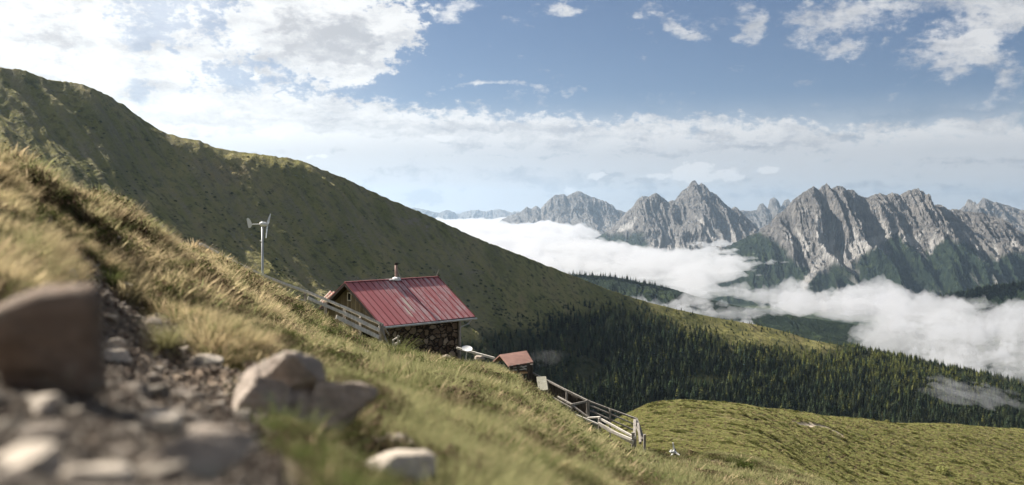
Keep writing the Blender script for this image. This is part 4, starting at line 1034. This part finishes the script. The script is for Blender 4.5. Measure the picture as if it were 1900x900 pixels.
M_zinc = material('zinc gutter', lambda t, b: t.ramp(t.noise(objco(t), 5, 3), [(.3, (.34, .36, .36)), (.7, (.50, .52, .52))]), .5, .5, .3)
M_white = material('white enamel', lambda t, b: t.ramp(t.noise(objco(t), 6, 3), [(.3, (.66, .66, .65)), (.7, (.80, .80, .79))]), .4, .4)
M_steel = material('galvanised pole', lambda t, b: (.46, .47, .47), .45, .5, .4)
M_rust = material('rusty pinkish flue pipe', lambda t, b: t.ramp(t.noise(objco(t), 7, 4), [(.3, (.25, .15, .12)), (.7, (.44, .32, .28))]), .7)
M_black = material('black opening', lambda t, b: (.012, .011, .010), .8)
M_brown = material('brown sheet roof', lambda t, b: t.ramp(t.noise(objco(t), 3, 5), [(.3, (.17, .095, .075)), (.7, (.26, .15, .12))]), .7)
M_orange = material('fresh orange boards', b_wood((.42, .24, .11), (.60, .38, .20)), .8)
def b_shing(t, b):
    o = objco(t); br = t.new('ShaderNodeTexBrick'); t.l.new(o, br.inputs['Vector']); br.inputs['Scale'].default_value = 7; br.inputs['Color1'].default_value = (.34, .33, .28, 1); br.inputs['Color2'].default_value = (.20, .19, .16, 1); br.inputs['Mortar'].default_value = (.05, .05, .04, 1)
    return t.mix(t.noise(o, 12, 4), br.outputs[0], (.28, .27, .21))
M_shing = material('grey wooden shingles', b_shing, .95)
M_soilwood = M_grey

# ------------------------------------------------------------------ the hut
eave = math.atan2(.73, .68)
A = P(708, 606, 48.0); ZB = -7.6
hut = empty('mountain_hut', (A.x, A.y, ZB), eave)
tag(hut, 'stone and timber mountain hut with a faded red metal roof', 'hut')
HE = A.z - ZB; HR = P(640, 525, 49.95).z - ZB; LR, WD = 6.35, 2.87      # eave, ridge heights, roof length, half width
x0, x1, y0 = .42, 5.50, .34
m = MB()
m.box(((x0 + x1) / 2, y0 + .2, HE / 2 - .25), (x1 - x0, .4, HE + .5)); m.box(((x0 + x1) / 2, 2 * WD - y0 - .2, HE / 2 - .25), (x1 - x0, .4, HE + .5))
m.box((x1 - .2, WD, HE / 2 - .25), (.4, 2 * WD - 2 * y0 - .8, HE + .5)); m.box((x0 + .2, WD, HE / 2 - .7), (.4, 2 * WD - 2 * y0 - .8, HE - .4))
wall = m.build('stone_wall', M_stone, hut)
m = MB(); yl, yr = y0 + .01, 2 * WD - y0 - .01; top = HR - .12; slope = (HR - HE) / WD
def roof_z(y): return HE + (WD - abs(y - WD)) * slope
prof_ = [(yl, HE - .45), (yr, HE - .45), (yr, roof_z(yr) - .10), (WD, HR - .10), (yl, roof_z(yl) - .10)]
m.prism([(x0 - .03, y, z) for y, z in prof_], (.07, 0, 0))
gab = m.build('gable', M_gable, hut); tag(gab, 'vertical brown board gable')
m = MB(); m.prism([(x1 - .05, y, z) for y, z in [(yl, HE + .25), (yr, HE + .25), (yr, roof_z(yr) - .1), (WD, HR - .10), (yl, roof_z(yl) - .1)]], (.07, 0, 0)); m.build('gable', M_gable, hut)
m = MB(); m.box((x0 - .045, WD + .10, HR - .72), (.03, .24, .34)); win = m.build('window', M_black, gab)
m = MB()
for yy in (-.14, .14): m.box((x0 - .05, WD + .10 + yy, HR - .72), (.05, .04, .42))
m.box((x0 - .05, WD + .10, HR - .91), (.05, .32, .04)); m.box((x0 - .05, WD + .10, HR - .53), (.05, .32, .04)); m.build('frame', M_pale, gab)
# roof: two slabs with standing seams
m = MB()
for sgn in (0, 1):
    q = [(0, 0, HE), (LR, 0, HE), (LR, WD, HR), (0, WD, HR)] if not sgn else [(0, 2 * WD, HE), (0, WD, HR), (LR, WD, HR), (LR, 2 * WD, HE)]
    m.prism(q, (0, 0, .025))
roof = m.build('roof', M_roof, hut); tag(roof, 'faded red metal roof with pale worn patches')
m = MB(); k = 0
for i in range(17):
    x = .02 + (LR - .04) * i / 16
    for s_ in (0, 1):
        a = Vector((x, -.01 if not s_ else 2 * WD + .01, HE + .035)); b_ = Vector((x, WD, HR + .035))
        m.beam(a, b_, .035, .045, up=(0, 0, 1))
m.beam((0, WD, HR + .04), (LR, WD, HR + .04), .16, .04); seam = m.build('seams', M_seam, roof)
m = MB()
for s_ in (0, 1):
    yy = 0 if not s_ else 2 * WD
    m.beam((-.012, yy, HE - .065), (-.012, WD, HR - .065), .03, .13); m.beam((LR + .012, yy, HE - .065), (LR + .012, WD, HR - .065), .03, .13)
    m.beam((0, yy + (.03 if not s_ else -.03), HE - .06), (LR, yy + (.03 if not s_ else -.03), HE - .06), .05, .10)
    m.prism([(0.02, yy, HE - .012), (LR - .02, yy, HE - .012), (LR - .02, WD, HR - .012), (.02, WD, HR - .012)], (0, 0, -.03))
m.build('fascia', M_under, roof)
m = MB(); m.tube([(-.04, -.07, HE - .06), (LR + .06, -.07, HE - .09)], .052, 10); m.build('gutter', M_zinc, hut)
m = MB(); m.tube([(LR - .30, -.06, HE - .1), (LR - .42, .05, HE - .32), (x1 - .02, .20, HE - .5), (x1 + .0, .22, -.4)], .04, 8); m.build('downpipe', M_zinc, hut)
m = MB(); m.box((x1 - .06, y0 - .10, HE / 2 - .1), (.13, .13, HE)); m.build('corner_post', M_grey, hut)
cx = 3.32
m = MB(); m.tube([(cx, WD - .05, HR - .1), (cx, WD - .05, HR + .80)], .075, 12); ch = m.build('chimney', M_rust, hut, True)
m = MB(); m.tube([(cx, WD - .05, HR + .78), (cx, WD - .05, HR + .90)], [.085, .085], 12); m.build('chimney_cap', M_under, ch)
m = MB(); m.tube([(cx, WD - .05, HR - .02), (cx, WD - .05, HR + .10), (cx, WD - .05, HR + .16)], [.26, .22, .09], 9); m.box((cx - .28, WD, HR + .03), (.5, .4, .05)); m.build('flashing', M_white, ch)
m = MB(); m.beam((cx + .02, WD, HR + .7), (cx + .28, WD - .1, HR + .06), .02, .02); m.build('stay', M_grey, ch)
m = MB(); m.tube([(LR - .15, WD, HR), (LR + .05, WD - .02, HR + .42)], .012, 6); m.build('aerial', M_grey, hut)

# ladder on the far eave, seen past the gable
m = MB()
lad = empty('ladder', (0, 0, 0)); tag(lad, 'pale wooden ladder lying up the far roof side of the red hut', 'ladder')
a1, a2, b1, b2 = P(593, 561, 53.5), P(598, 561, 53.9), P(613.5, 540, 52.6), P(620, 541, 53.0)
for p, q in ((a1, b1), (a2, b2)):
    m = MB(); m.beam(p, q, .05, .07); m.build('rail', M_pale, lad)
m = MB()
for k in range(5):
    f_ = .1 + .2 * k; m.beam(a1.lerp(b1, f_), a2.lerp(b2, f_), .035, .035)
m.build('rungs', M_pale, lad)

# ------------------------------------------------------------------ wind turbine
dT = 46.0
tb = P(487, 416, dT); gx_, gy_ = tb.x, tb.y; gzT = gz(gx_, gy_)
wt = empty('wind_turbine', (gx_, gy_, gzT)); tag(wt, 'small white wind turbine on a thin pole above the crest fence', 'wind turbine')
H_ = tb.z - gzT; px = dT / F
m = MB(); m.tube([(0, 0, -.2), (0, 0, H_ * .5), (0, 0, H_)], [.062, .055, .05], 12); m.build('pole', M_steel, wt, True)
m = MB(); m.tube([(-.05, 0, H_ - 32 * px), (-.12, 0, H_ - 30 * px)], .03, 6); m.build('pole_clamp', M_white, wt)
m = MB(); m.tube([(-5.5 * px, 0, H_), (-4 * px, 0, H_ + .4 * px), (0, 0, H_ + .4 * px), (5 * px, 0, H_ - .2 * px), (8.5 * px, 0, H_ - .6 * px), (10.5 * px, 0, H_ - .8 * px)], [.03, .085, .11, .105, .06, .015], 14); m.tube([(0, 0, H_ - .02), (0, 0, H_ + 5.5 * px)], [.05, .035], 8)
nac = m.build('nacelle', M_white, wt, True)
m = MB(); m.tube([(-5 * px, 0, H_), (-21 * px, 0, H_ - .2 * px)], .022, 8); m.build('tail_boom', M_white, wt)
m = MB(); fin = [(-19.5, .6), (-20, -3), (-22.5, -6.6), (-25.5, -7), (-27, -3), (-28.2, 4), (-29.5, 9.6), (-28, 11.6), (-25.5, 11.2), (-22, 6.5)]
m.prism([(a * px, -.012, H_ + b_ * px) for a, b_ in fin], (0, .024, 0)); m.build('tail_fin', M_white, wt)
def blade(p, q, w_):
    m = MB(); p = Vector(p); q = Vector(q); d_ = (q - p); s_ = Vector((.35, .9, 0)).cross(d_).normalized(); s_ = (s_ + Vector((0, .6, 0))).normalized()
    n_ = d_.cross(s_).normalized() * .012; pts_ = []
    top_ = [p - s_ * w_ * .3, p + d_ * .2 - s_ * w_ * .55, p + d_ * .6 - s_ * w_ * .42, q - s_ * w_ * .22, q + s_ * w_ * .22, p + d_ * .6 + s_ * w_ * .42, p + d_ * .2 + s_ * w_ * .55, p + s_ * w_ * .3]
    m.prism([v_ - n_ for v_ in top_], n_ * 2); return m.build('blade', M_white, wt)
hub = (9.2 * px, 0, H_ - .6 * px)
blade((hub[0], 0, hub[2] + 1.5 * px), (hub[0] + 4.4 * px, .15, hub[2] + 20 * px), .10); blade((hub[0], 0, hub[2] - 1.5 * px), (hub[0] + 1.8 * px, -.45, hub[2] - 25 * px), .10); blade((hub[0] + .3 * px, .03, hub[2]), (hub[0] - 2.6 * px, .56, hub[2] + 3.6 * px), .10)

# ------------------------------------------------------------------ fences
def fence(name, label, posts=(), rails=(), boards=(), pw=.10, rw=.09, rh=.09, mats=(M_grey, M_grey, M_dark), plank=False, cat='fence', rn='rail'):
    """posts: (u,v_top,v_bottom or None,d); rails: ((u,v,d),(u,v,d),thick)"""
    e0 = P(*rails[0][0]) if rails else P(posts[0][0], posts[0][1], posts[0][3])
    e = empty(name, (e0.x, e0.y, e0.z)); tag(e, label, cat)
    def put(o): o.data.transform(Matrix.Translation(-e.location)); o.parent = e; return o
    for u, v, vb, d in posts:
        m = MB(); p = P(u, v, d); q = P(u, vb, d) if vb else Vector((p.x, p.y, gz(p.x, p.y) - .25))
        if q.z > p.z - .2: q.z = p.z - .5
        m.beam(q, p, pw * random.uniform(.85, 1.15), pw * random.uniform(.85, 1.1), up=(0, 1, 0), jit=.012); put(m.build('post', mats[0], bevel=.008))
    for a, b_, *th in rails:
        m = MB(); h = th[0] if th else rh; w_ = th[1] if len(th) > 1 else rw
        n = max(1, int((P(*b_) - P(*a)).length / 2.2)); pa = P(*a); pb = P(*b_)
        pts_ = [pa.lerp(pb, i / n) + Vector((0, 0, random.uniform(-.02, .02) if 0 < i < n else 0)) for i in range(n + 1)]
        for i in range(n): m.beam(pts_[i], pts_[i + 1], w_, h, jit=.004)
        put(m.build(rn, mats[1], bevel=.006))
    for a, b_, hgt_, cnt in boards:
        for i in range(cnt):
            f_ = (i + .5) / cnt; tpt = P(*a).lerp(P(*b_), f_); wid = (P(*b_) - P(*a)).length / cnt
            m = MB(); di = (P(*b_) - P(*a)); di.z = 0; di.normalize()
            jt = random.uniform(-.06, .04); hh = hgt_ * random.uniform(.94, 1.1)
            m.prism([tpt - di * wid * .44 + Vector((0, 0, jt)), tpt + di * wid * .44 + Vector((0, 0, jt + random.uniform(-.02, .02))), tpt + di * wid * .43 - Vector((0, 0, hh)), tpt - di * wid * .43 - Vector((0, 0, hh))], Vector((-di.y, di.x, 0)) * .03)
            put(m.build('board', mats[2]))
    return e
fence('wooden_fence', 'thin grey pole rail fence along the crest below the wind turbine',
      posts=[(456, 507, None, 30), (518, 531, None, 34), (566, 544, None, 37)],
      rails=[((372, 453, 25), (430, 484, 28.5), .07, .08), ((430, 484, 28.5), (487, 511, 31.5), .08, .085), ((487, 511, 31.5), (568, 541.5, 37), .085, .09), ((515, 546, 34), (566, 558, 37), .05, .05)], pw=.09, mats=(M_grey, M_pale, M_dark))
fence('wooden_fence', 'pale three board fence running down the slope to the red hut',
      posts=[(604, 560, None, 38.5), (639, 574, None, 39.5), (668, 588, None, 40.3), (705, 600, None, 41.2)],
      rails=[((569, 541, 37.3), (640, 571, 39.4), .10, .08), ((640, 571, 39.4), (708, 602, 41.3), .11, .09), ((571, 553, 37.2), (640, 582, 39.3), .12, .04), ((640, 582, 39.3), (704, 613, 41.1), .15, .04), ((624, 588, 38.8), (703, 626, 41.0), .16, .045)],
      mats=(M_grey, M_pale, M_dark), pw=.11, rn='board')
fence('fence_stakes', 'crossed grey stakes propping the lower end of the pale fence', posts=[], rails=[((707, 601, 41.5), (713, 643, 41.8), .13, .16), ((704, 605, 41.3), (723, 648, 42.0), .11, .09), ((712, 606, 41.6), (722, 622, 42.4), .07, .06)], cat='fence stakes', rn='stake')
fence('handrail', 'small pale stair railing in front of the stone wall', posts=[(738.5, 622, 648, 44.2), (730, 631, 650, 44.2)], rails=[((728.5, 631.5, 44.2), (741, 624, 44.4), .06, .05), ((728.5, 642, 44.2), (742.5, 633.5, 44.4), .10, .04), ((732, 646, 44.2), (740, 640, 44.3), .05, .05)], mats=(M_grey, M_pale, M_dark), pw=.07, cat='railing')
fence('wooden_fence', 'low dark board fence at the foot of the stone wall', posts=[(767, 646, 660, 44.6), (750, 640, 656, 44.4)], rails=[((742, 637, 44.2), (769, 647, 44.8), .07, .05), ((742, 644, 44.2), (769, 655, 44.8), .07, .05)], mats=(M_dark, M_dark, M_dark), pw=.08)
fence('timber_beam', 'long pale timber beam lying on the grass right of the hut', posts=[], rails=[((847, 645.5, 43), (918, 665, 42.6), .09, .10)], mats=(M_grey, M_pale, M_dark), cat='beam', rn='beam')
# round pale disc on the beam
dd = empty('satellite_dish', P(866.5, 648, 42.4)); dd.rotation_euler = (R(24), R(6), 0); tag(dd, 'round white dish lying tilted on the timber beam', 'dish')
m = MB(); rr_ = .225; n = 24
rings = [[Vector((rr_ * f_ * math.cos(2 * math.pi * k / n), rr_ * f_ * math.sin(2 * math.pi * k / n), .045 * f_ * f_)) for k in range(n)] for f_ in (.05, .35, .65, .9, 1.0)]
vs_ = [p for r_ in rings for p in r_]; fs_ = [(i * n + k, i * n + (k + 1) % n, (i + 1) * n + (k + 1) % n, (i + 1) * n + k) for i in range(4) for k in range(n)]
m.add(vs_, fs_ + [tuple(range(n))]); m.add([p - Vector((0, 0, .02)) for p in vs_], fs_); m.build('reflector', M_white, dd, True)
m = MB(); m.tube([(0, 0, -.02), (0, -.02, -.5)], .02, 8); m.build('stand', M_steel, dd)

# ------------------------------------------------------------------ open shelter
sh = empty('open_shelter', P(955, 698, 48.0)); tag(sh, 'small open timber shelter with a brown sheet roof', 'shelter')
def putc(o, par): o.data.transform(Matrix.Translation(-par.location)); o.parent = par; return o
r1, r2, r3, r4 = P(927, 658, 48.6), P(977, 650.5, 50.4), P(989.5, 671.5, 48.6), P(944, 679, 46.8)
m = MB(); m.prism([r1, r2, r3, r4], (0, 0, -.07)); nrf = putc(m.build('roof', M_brown), sh)
b1_, b2_ = r1 + (r1 - r4) * .8 - Vector((0, 0, .75)), r2 + (r2 - r3) * .8 - Vector((0, 0, .75))
m = MB(); m.prism([r1 + Vector((0, .02, -.01)), r2 + Vector((0, .02, -.01)), b2_, b1_], (0, 0, -.06)); putc(m.build('roof', M_brown), sh)
for (u, v, vb, d) in ((980.5, 673, 704, 48.0), (961.5, 676, 700, 47.3), (949, 678, 700, 47.0), (972, 672, 700, 49.8), (952, 676, 700, 49.2)):
    m = MB(); m.beam(P(u, vb, d), P(u, v, d), .14, .14, up=(0, 1, 0)); putc(m.build('post', M_dark), sh)
m = MB(); m.beam(P(944, 692, 47.2), P(981, 690, 48.4), .5, .07); putc(m.build('bench', M_orange), sh)
m = MB(); m.beam(P(946, 683, 48.8), P(980, 679, 49.6), .04, .05); m.beam(P(946, 687.5, 48.8), P(980, 684, 49.6), .04, .05); m.beam(P(967, 679.5, 49.3), P(979, 687, 49.6), .04, .06); putc(m.build('balustrade', M_pale), sh)
m = MB(); m.box(P(983, 690, 48.2), (.30, .3, .75)); putc(m.build('side_wall', M_dark), sh)

# shingled little hutch
sbx = empty('shingled_hutch', P(1007, 725, 46.0)); tag(sbx, 'little hutch with a steep grey shingle roof beside the board fence', 'hutch')
s1, s2, s3, s4 = P(995.5, 699, 46.4), P(1013, 698, 46.4), P(1017, 723, 45.4), P(999, 725, 45.4)
m = MB(); m.prism([s1, s2, s3, s4], (0, .03, -.06)); putc(m.build('roof', M_shing), sbx)
m = MB(); m.prism([s4 + Vector((.06, .15, -.02)), s3 + Vector((-.04, .15, -.02)), s3 + Vector((-.04, .15, -.5)), s4 + Vector((.06, .15, -.5))], (0, .7, 0)); putc(m.build('body', M_dark), sbx)

# ------------------------------------------------------------------ fence of the pen going down right
fence('board_fence', 'long fence of dark upright boards with a grey top rail below the shelter',
      posts=[(984, 688, None, 48.5), (1015, 705, None, 47.8), (1052, 724, None, 46.8), (1090, 742, None, 46.0)],
      rails=[((983, 689.5, 48.5), (1014, 705.5, 47.8), .08, .09), ((1014, 705.5, 47.8), (1052, 725, 46.8), .085, .09), ((1052, 725, 46.8), (1092, 744.5, 46), .085, .09)],
      boards=[((986, 693, 48.55), (1091, 746, 46.05), .72, 20)])
fence('rail_fence', 'grey open rail fence along the meadow side of the pen',
      posts=[(1092, 743, None, 46), (1132, 760, None, 45.5), (1178.5, 777, None, 45)],
      rails=[((1091, 744, 46), (1135, 760.5, 45.5), .075, .08), ((1135, 760.5, 45.5), (1183, 778, 45), .075, .08), ((1094, 752, 46), (1179, 788, 45), .06, .06), ((1095, 762, 46), (1178, 799, 45), .06, .06)])
fence('rail_fence', 'near grey rail fence across the pen with a cross rail',
      posts=[(1061, 749, None, 43.5), (1090, 770, None, 43.0)],
      rails=[((1035, 736, 44.2), (1061, 750.5, 43.5), .07, .08), ((1061, 751, 43.5), (1089, 744.5, 45.6), .09, .06), ((1061, 752, 43.5), (1091, 774, 43), .07, .08), ((1025, 737, 43.6), (1060, 757, 43.0), .06, .07)])
fence('rail_fence', 'pale grey lower rail fence of the pen with wide boards',
      posts=[(1113, 776, None, 42.4), (1175, 802, None, 41.2)],
      rails=[((1090, 775.5, 42.8), (1114, 774, 42.4), .07, .07), ((1069, 770, 42.6), (1109, 787, 42.2), .07, .07), ((1114, 777, 42.4), (1180, 813, 41.1), .09, .06), ((1110, 786, 42.2), (1175, 822, 41.0), .15, .05), ((1126, 797, 41.9), (1172, 816, 41.0), .12, .05)], mats=(M_grey, M_pale, M_dark), pw=.12)
fence('gate_stakes', 'leaning grey planks at the lower end of the pen', posts=[(1196, 806, None, 41.2)],
      rails=[((1180, 779, 44.5), (1193, 817, 43.4), .14, .16), ((1184, 786, 44.0), (1188, 822, 42.0), .10, .10), ((1178, 780, 44.4), (1177, 812, 42.4), .12, .12)], cat='stakes', rn='stake', pw=.1)

# splintered stump on the dirt patch
DS = far_d(1250, 851)
st = empty('broken_stump', P(1250, 841, DS)); tag(st, 'splintered tree stump with pale broken tips on the dark dirt patch', 'stump')
m = MB(); m.tube([P(1251.5, 850, DS), P(1251, 838, DS), P(1252.5, 832, DS)], [.10, .085, .05], 7); putc(m.build('base', M_dark), st)
for a, b_, w_ in (((1250.8, 836, DS - .1), (1248.3, 821.5, DS - .2), .10), ((1251, 838, DS - .1), (1243.5, 838.5, DS - .4), .12), ((1252, 839, DS - .1), (1261, 844.5, DS - .4), .10), ((1248, 843, DS - .1), (1243, 846, DS - .3), .06), ((1246, 835, DS - .2), (1242, 838, DS - .3), .05)):
    m = MB(); m.beam(P(*a), P(*b_), w_, w_ * .8, taper=.35, jit=.01); putc(m.build('splinter', M_white), st)
# ------------------------------------------------------------------ rocks
def b_rockm(cols, lich=.35):
    def f_(t, b):
        o = objco(t); n = t.noise(o, 5, 7, .65); f = t.noise(o, 26, 5, .7); lay = t.noise(t.scalev(o, (2, 2, 11)), 2.0, 5, .6)
        c = t.ramp(t.math('ADD', t.math('MULTIPLY', n, .55), t.math('MULTIPLY', lay, .45)), [(.33, cols[0]), (.5, cols[1]), (.68, cols[2])])
        c = t.mix(t.maprange(f, .42, .7, 0, .4), c, (.05, .042, .035))
        li = t.maprange(t.noise(o, 9, 5, .6), .56, .66, 0, lich); c = t.mix(li, c, (.30, .31, .24))
        bump(t, b, t.math('ADD', t.math('MULTIPLY', f, .4), n), .9, .03); return c
    return f_
M_rbrown = material('brown schist', b_rockm([(.095, .068, .05), (.17, .122, .09), (.26, .195, .15)], .15), .9)
M_rred = material('reddish schist', b_rockm([(.18, .15, .125), (.32, .265, .22), (.45, .395, .34)]), .9)
M_rgrey = material('grey schist', b_rockm([(.21, .17, .135), (.36, .30, .245), (.50, .44, .37)]), .9)
M_rpale = material('pale schist', b_rockm([(.35, .295, .235), (.52, .45, .37), (.66, .595, .50)]), .9)
def rock_mesh(name, seed, planes=11, sub=4, rough=.05, mat=None, tight=.62, box=4.0):
    r = np.random.default_rng(seed)
    bm = bmesh.new(); bmesh.ops.create_icosphere(bm, subdivisions=sub, radius=1.0)
    V = np.array([v.co[:] for v in bm.verts])
    V = V / ((np.abs(V) ** box).sum(1) ** (1 / box))[:, None] * np.array([1, 1, 1.0])
    for i in range(planes):
        n = r.normal(size=3); n /= np.linalg.norm(n); d = r.uniform(tight, 1.0)
        e = V @ n - d; V = V - np.where(e > 0, e * .93, 0)[:, None] * n
    k = fbm(V[:, 0] * 2.2 + V[:, 2], V[:, 1] * 2.2 - V[:, 2] * .7, seed, 4) + .6 * fbm(V[:, 2] * 6 + V[:, 0], V[:, 1] * 2, seed + 3, 3)
    V = V * (1 + rough * k * 2.4)[:, None]
    for v, c in zip(bm.verts, V): v.co = c
    me = bpy.data.meshes.new(name); bm.to_mesh(me); bm.free(); me.materials.append(mat)
    me.polygons.foreach_set('use_smooth', [True] * len(me.polygons))
    return me
def find_d(u, v, lo=1.0, hi=40):
    d = np.exp(np.linspace(math.log(lo), math.log(hi), 500)); uu = np.full(500, float(u))
    x = (uu - U0) / F * d; pv = VH - F * ground_z(x, d) / d
    i = np.argmax(pv < v) if (pv < v).any() else 499
    return float(d[i])
def hero(label, u0, u1, v0, v1, mat, seed, depth=.8, rot=(0, 0, 0), planes=11, d=None, sink=.12, tight=.62, name='rock', rough=.05, prof=None, box=4.0):
    """rock whose outline spans u0..u1 and v0..v1 when standing on the ground"""
    u = (u0 + u1) / 2; dd_ = d or find_d(u, v1 - (v1 - v0) * .12)
    w_ = (u1 - u0) / F * dd_; h = (v1 - v0) / F * dd_
    me = rock_mesh(name, seed, planes, 4, rough, mat, tight, box)
    M = Euler(rot).to_matrix().to_4x4(); me.transform(M)
    co = np.empty(len(me.vertices) * 3, np.float32); me.vertices.foreach_get('co', co); co = co.reshape(-1, 3)
    mn, mx = co.min(0), co.max(0); hh = h * (1 + sink)
    co = (co - (mn + mx) / 2) / (mx - mn) * np.array([w_, w_ * depth, hh]); co[:, 2] += hh / 2 - hh * sink / (1 + sink)
    if prof: co[:, 2] *= np.interp(co[:, 0] / w_ + .35 * co[:, 1] / w_, [q[0] for q in prof], [q[1] for q in prof])
    me.vertices.foreach_set('co', co.ravel()); me.update()
    o = link(name, me); o.location = P(u, v1, dd_) + Vector((0, w_ * depth * .3, 0))
    return tag(o, label, 'rock')
hero('big blurred dark brown boulder with a flat sloping top at the left edge', -60, 184, 527, 742, M_rbrown, 8, .7, (.05, -.05, .3), 7, tight=.8, rough=.05, d=2.35, box=8, prof=[(-.5, .78), (-.25, .9), (0, .98), (.2, 1.0), (.5, 1.0)])
def compound(label, lumps, mat, d):
    """one boulder of several grown-together blocks"""
    V = []; Fc = []; o0 = P((lumps[0][0] + lumps[0][1]) / 2, lumps[0][3], d)
    for u0, u1, v0, v1, seed, dep, off, rot in lumps:
        me = rock_mesh('lump', seed, 16, 5, .04, mat, .42, 5.0); me.transform(Euler(rot).to_matrix().to_4x4())
        co = np.empty(len(me.vertices) * 3, np.float32); me.vertices.foreach_get('co', co); co = co.reshape(-1, 3)
        mn, mx = co.min(0), co.max(0); w_ = (u1 - u0) / F * d; h_ = (v1 - v0) / F * d
        co = (co - (mn + mx) / 2) / (mx - mn) * np.array([w_, w_ * dep, h_]) + np.array(P((u0 + u1) / 2, (v0 + v1) / 2, d)) + np.array([0, off, 0]) - np.array(o0)
        Fc.append(np.array([p.vertices[:] for p in me.polygons]) + sum(len(a) for a in V)); V.append(co)
    me = mesh_arrays('rock', np.concatenate(V), np.concatenate(Fc), mat)
    o = link('rock', me); o.location = o0; return tag(o, label, 'rock')
compound('large reddish grey jagged boulder in the grass below the pale fence', [
    (408, 640, 676, 822, 301, .75, .06, (.05, .12, .2)), (470, 604, 650, 770, 305, .7, .05, (.1, -.18, .3)), (570, 704, 704, 822, 309, .8, .0, (.05, .22, .1)), (440, 560, 690, 815, 317, .7, -.10, (0, -.12, .3))], M_rred, 4.3)
hero('pale flat slab at the bottom edge beneath the grey block', 628, 808, 848, 905, M_rpale, 21, .8, (0, .1, .2), 12, tight=.5)
hero('grey squat block half buried just behind the pale bottom slab', 655, 775, 812, 858, M_rgrey, 25, .8, (.2, 0, .7), 12)
hero('wide dark grey slab in the path at the bottom edge', 238, 452, 806, 905, M_rgrey, 33, .9, (0, .25, .1), 10, tight=.5)
hero('pale rounded stone at the bottom left corner', -30, 88, 832, 905, M_rpale, 41, .9, (.3, 0, 0), 10)
hero('long pale stone lying along the bottom edge', 100, 245, 866, 915, M_rpale, 45, .7, (0, .1, .4), 10)
hero('pale wedge stone leaning on the dark grey slab', 240, 335, 766, 806, M_rpale, 51, .8, (.1, .2, 0), 10)
hero('pale block on the rubble under the brown boulder', 46, 112, 733, 780, M_rpale, 55, .9, (0, 0, .4), 10)
hero('small white stone directly below the brown boulder', 55, 92, 683, 714, M_rpale, 59, .9, (0, 0, .4), 9)
hero('thin pale slab lying beside the path under the grassy bank', 345, 412, 659, 677, M_rpale, 61, .8, (0, 0, .4), 10, name='rock')
hero('pointed pale stone right of the brown boulder', 182, 228, 628, 662, M_rpale, 65, .8, (0, .5, .4), 8)
hero('flat pale stone at the right foot of the brown boulder', 176, 240, 650, 678, M_rpale, 67, .8, (0, .2, .1), 10)
hero('rounded bright grey stone high on the bank above a smaller angular one', 186, 226, 437, 456, M_rpale, 71, .8, (0, .1, .1), 9)
hero('angular pale stone under the rounded one up the bank', 158, 180, 456, 471, M_rgrey, 73, .8, (0, .3, .1), 8)
hero('slanted brown stone stuck in the steep heather bank', 70, 96, 396, 418, M_rgrey, 75, .6, (0, .6, .1), 8)
hero('pale stone lying by a low rock in the grass left of the stair railing', 664, 702, 652, 671, M_rpale, 81, .8, (0, .1, .1), 10)
hero('low rock half in the grass under the pale fence', 616, 652, 660, 675, M_rgrey, 83, .8, (0, .1, .1), 10)
hero('flat pale rock in the grass below the stair railing', 696, 752, 676, 697, M_rpale, 85, .8, (0, .1, .3), 10)
hero('grey rock at the grass edge below the stone wall', 812, 838, 659, 670, M_rgrey, 87, .8, (0, .1, .3), 10)
hero('grey rock in the middle of the grassy slope', 738, 776, 752, 772, M_rgrey, 89, .8, (0, .1, .3), 10)
hero('grey tilted rock in the brown heather of the slope', 812, 866, 812, 846, M_rgrey, 91, .8, (0, .4, .3), 10)
hero('grey stone showing in the grass beneath the timber beam', 880, 900, 660, 669, M_rgrey, 93, .8, (0, .1, .3), 10)
# loose stones on the path, each one a thing
RK = [rock_mesh('stone', 100 + i, 9 + i % 4, 3, .05, (M_rpale, M_rgrey, M_rred, M_rpale)[i % 4], .5) for i in range(10)]
def stones(n, dr, ur, sets, smin, smax, label, group):
    c = 0; tries = 0
    while c < n and tries < n * 60:
        tries += 1
        d = math.exp(random.uniform(math.log(dr[0]), math.log(dr[1]))); u = random.uniform(*ur); x = (u - U0) / F * d
        if soil_mask(np.array([x]), np.array([d]), sets)[0] < .45: continue
        s = random.uniform(smin, smax) ** 1.0 * random.choice((.6, .8, 1.0, 1.3))
        o = link('stone', RK[random.randrange(10)]); o.location = (x, d, gz(x, d) + s * .25)
        o.scale = (s * random.uniform(.9, 1.5), s * random.uniform(.8, 1.2), s * random.uniform(.45, .8)); o.rotation_euler = (random.uniform(-.3, .3), random.uniform(-.3, .3), random.uniform(0, 6.3))
        tag(o, label, 'stone', group); c += 1
    return c
stones(150, (1.25, 3.6), (-20, 480), PATHS, .014, .034, 'loose blurred stone in the rubble of the path at the lower left', 'stones in the rubble of the near path')
stones(90, (3.6, 9), (60, 460), PATHS, .020, .050, 'loose pale stone on the eroded soil strip up the bank', 'stones on the eroded strip up the bank')
stones(36, (39, 62), (1180, 1370), DIRT, .05, .13, 'stone in the dark dirt patch below the pen', 'stones in the dirt patch below the pen')
# fine gravel
gp = [proto('g', rock_mesh('g', 140 + i, 8, 1, .05, (M_rpale, M_rgrey, M_rbrown)[i % 3], .5)) for i in range(6)]
def gk(u, d, x, v): return RNG.uniform(size=len(u)) < soil_mask(x, d, PATHS) * 1.0
pts, u_, v_, d_ = field(26000, (1.0, 9.5), (-60, 520), gk, pw=0)
sz = RNG.uniform(.003, .011, len(pts)) * (.7 + .14 * d_)
scatter('gravel', pts + np.array([0, 0, .003]), RNG.uniform(0, 6, (len(pts), 3)), np.stack([sz * 1.3, sz, sz * .8], 1), RNG.integers(0, 6, len(pts)), gp, 'fine rubble between the larger stones of the path', None)
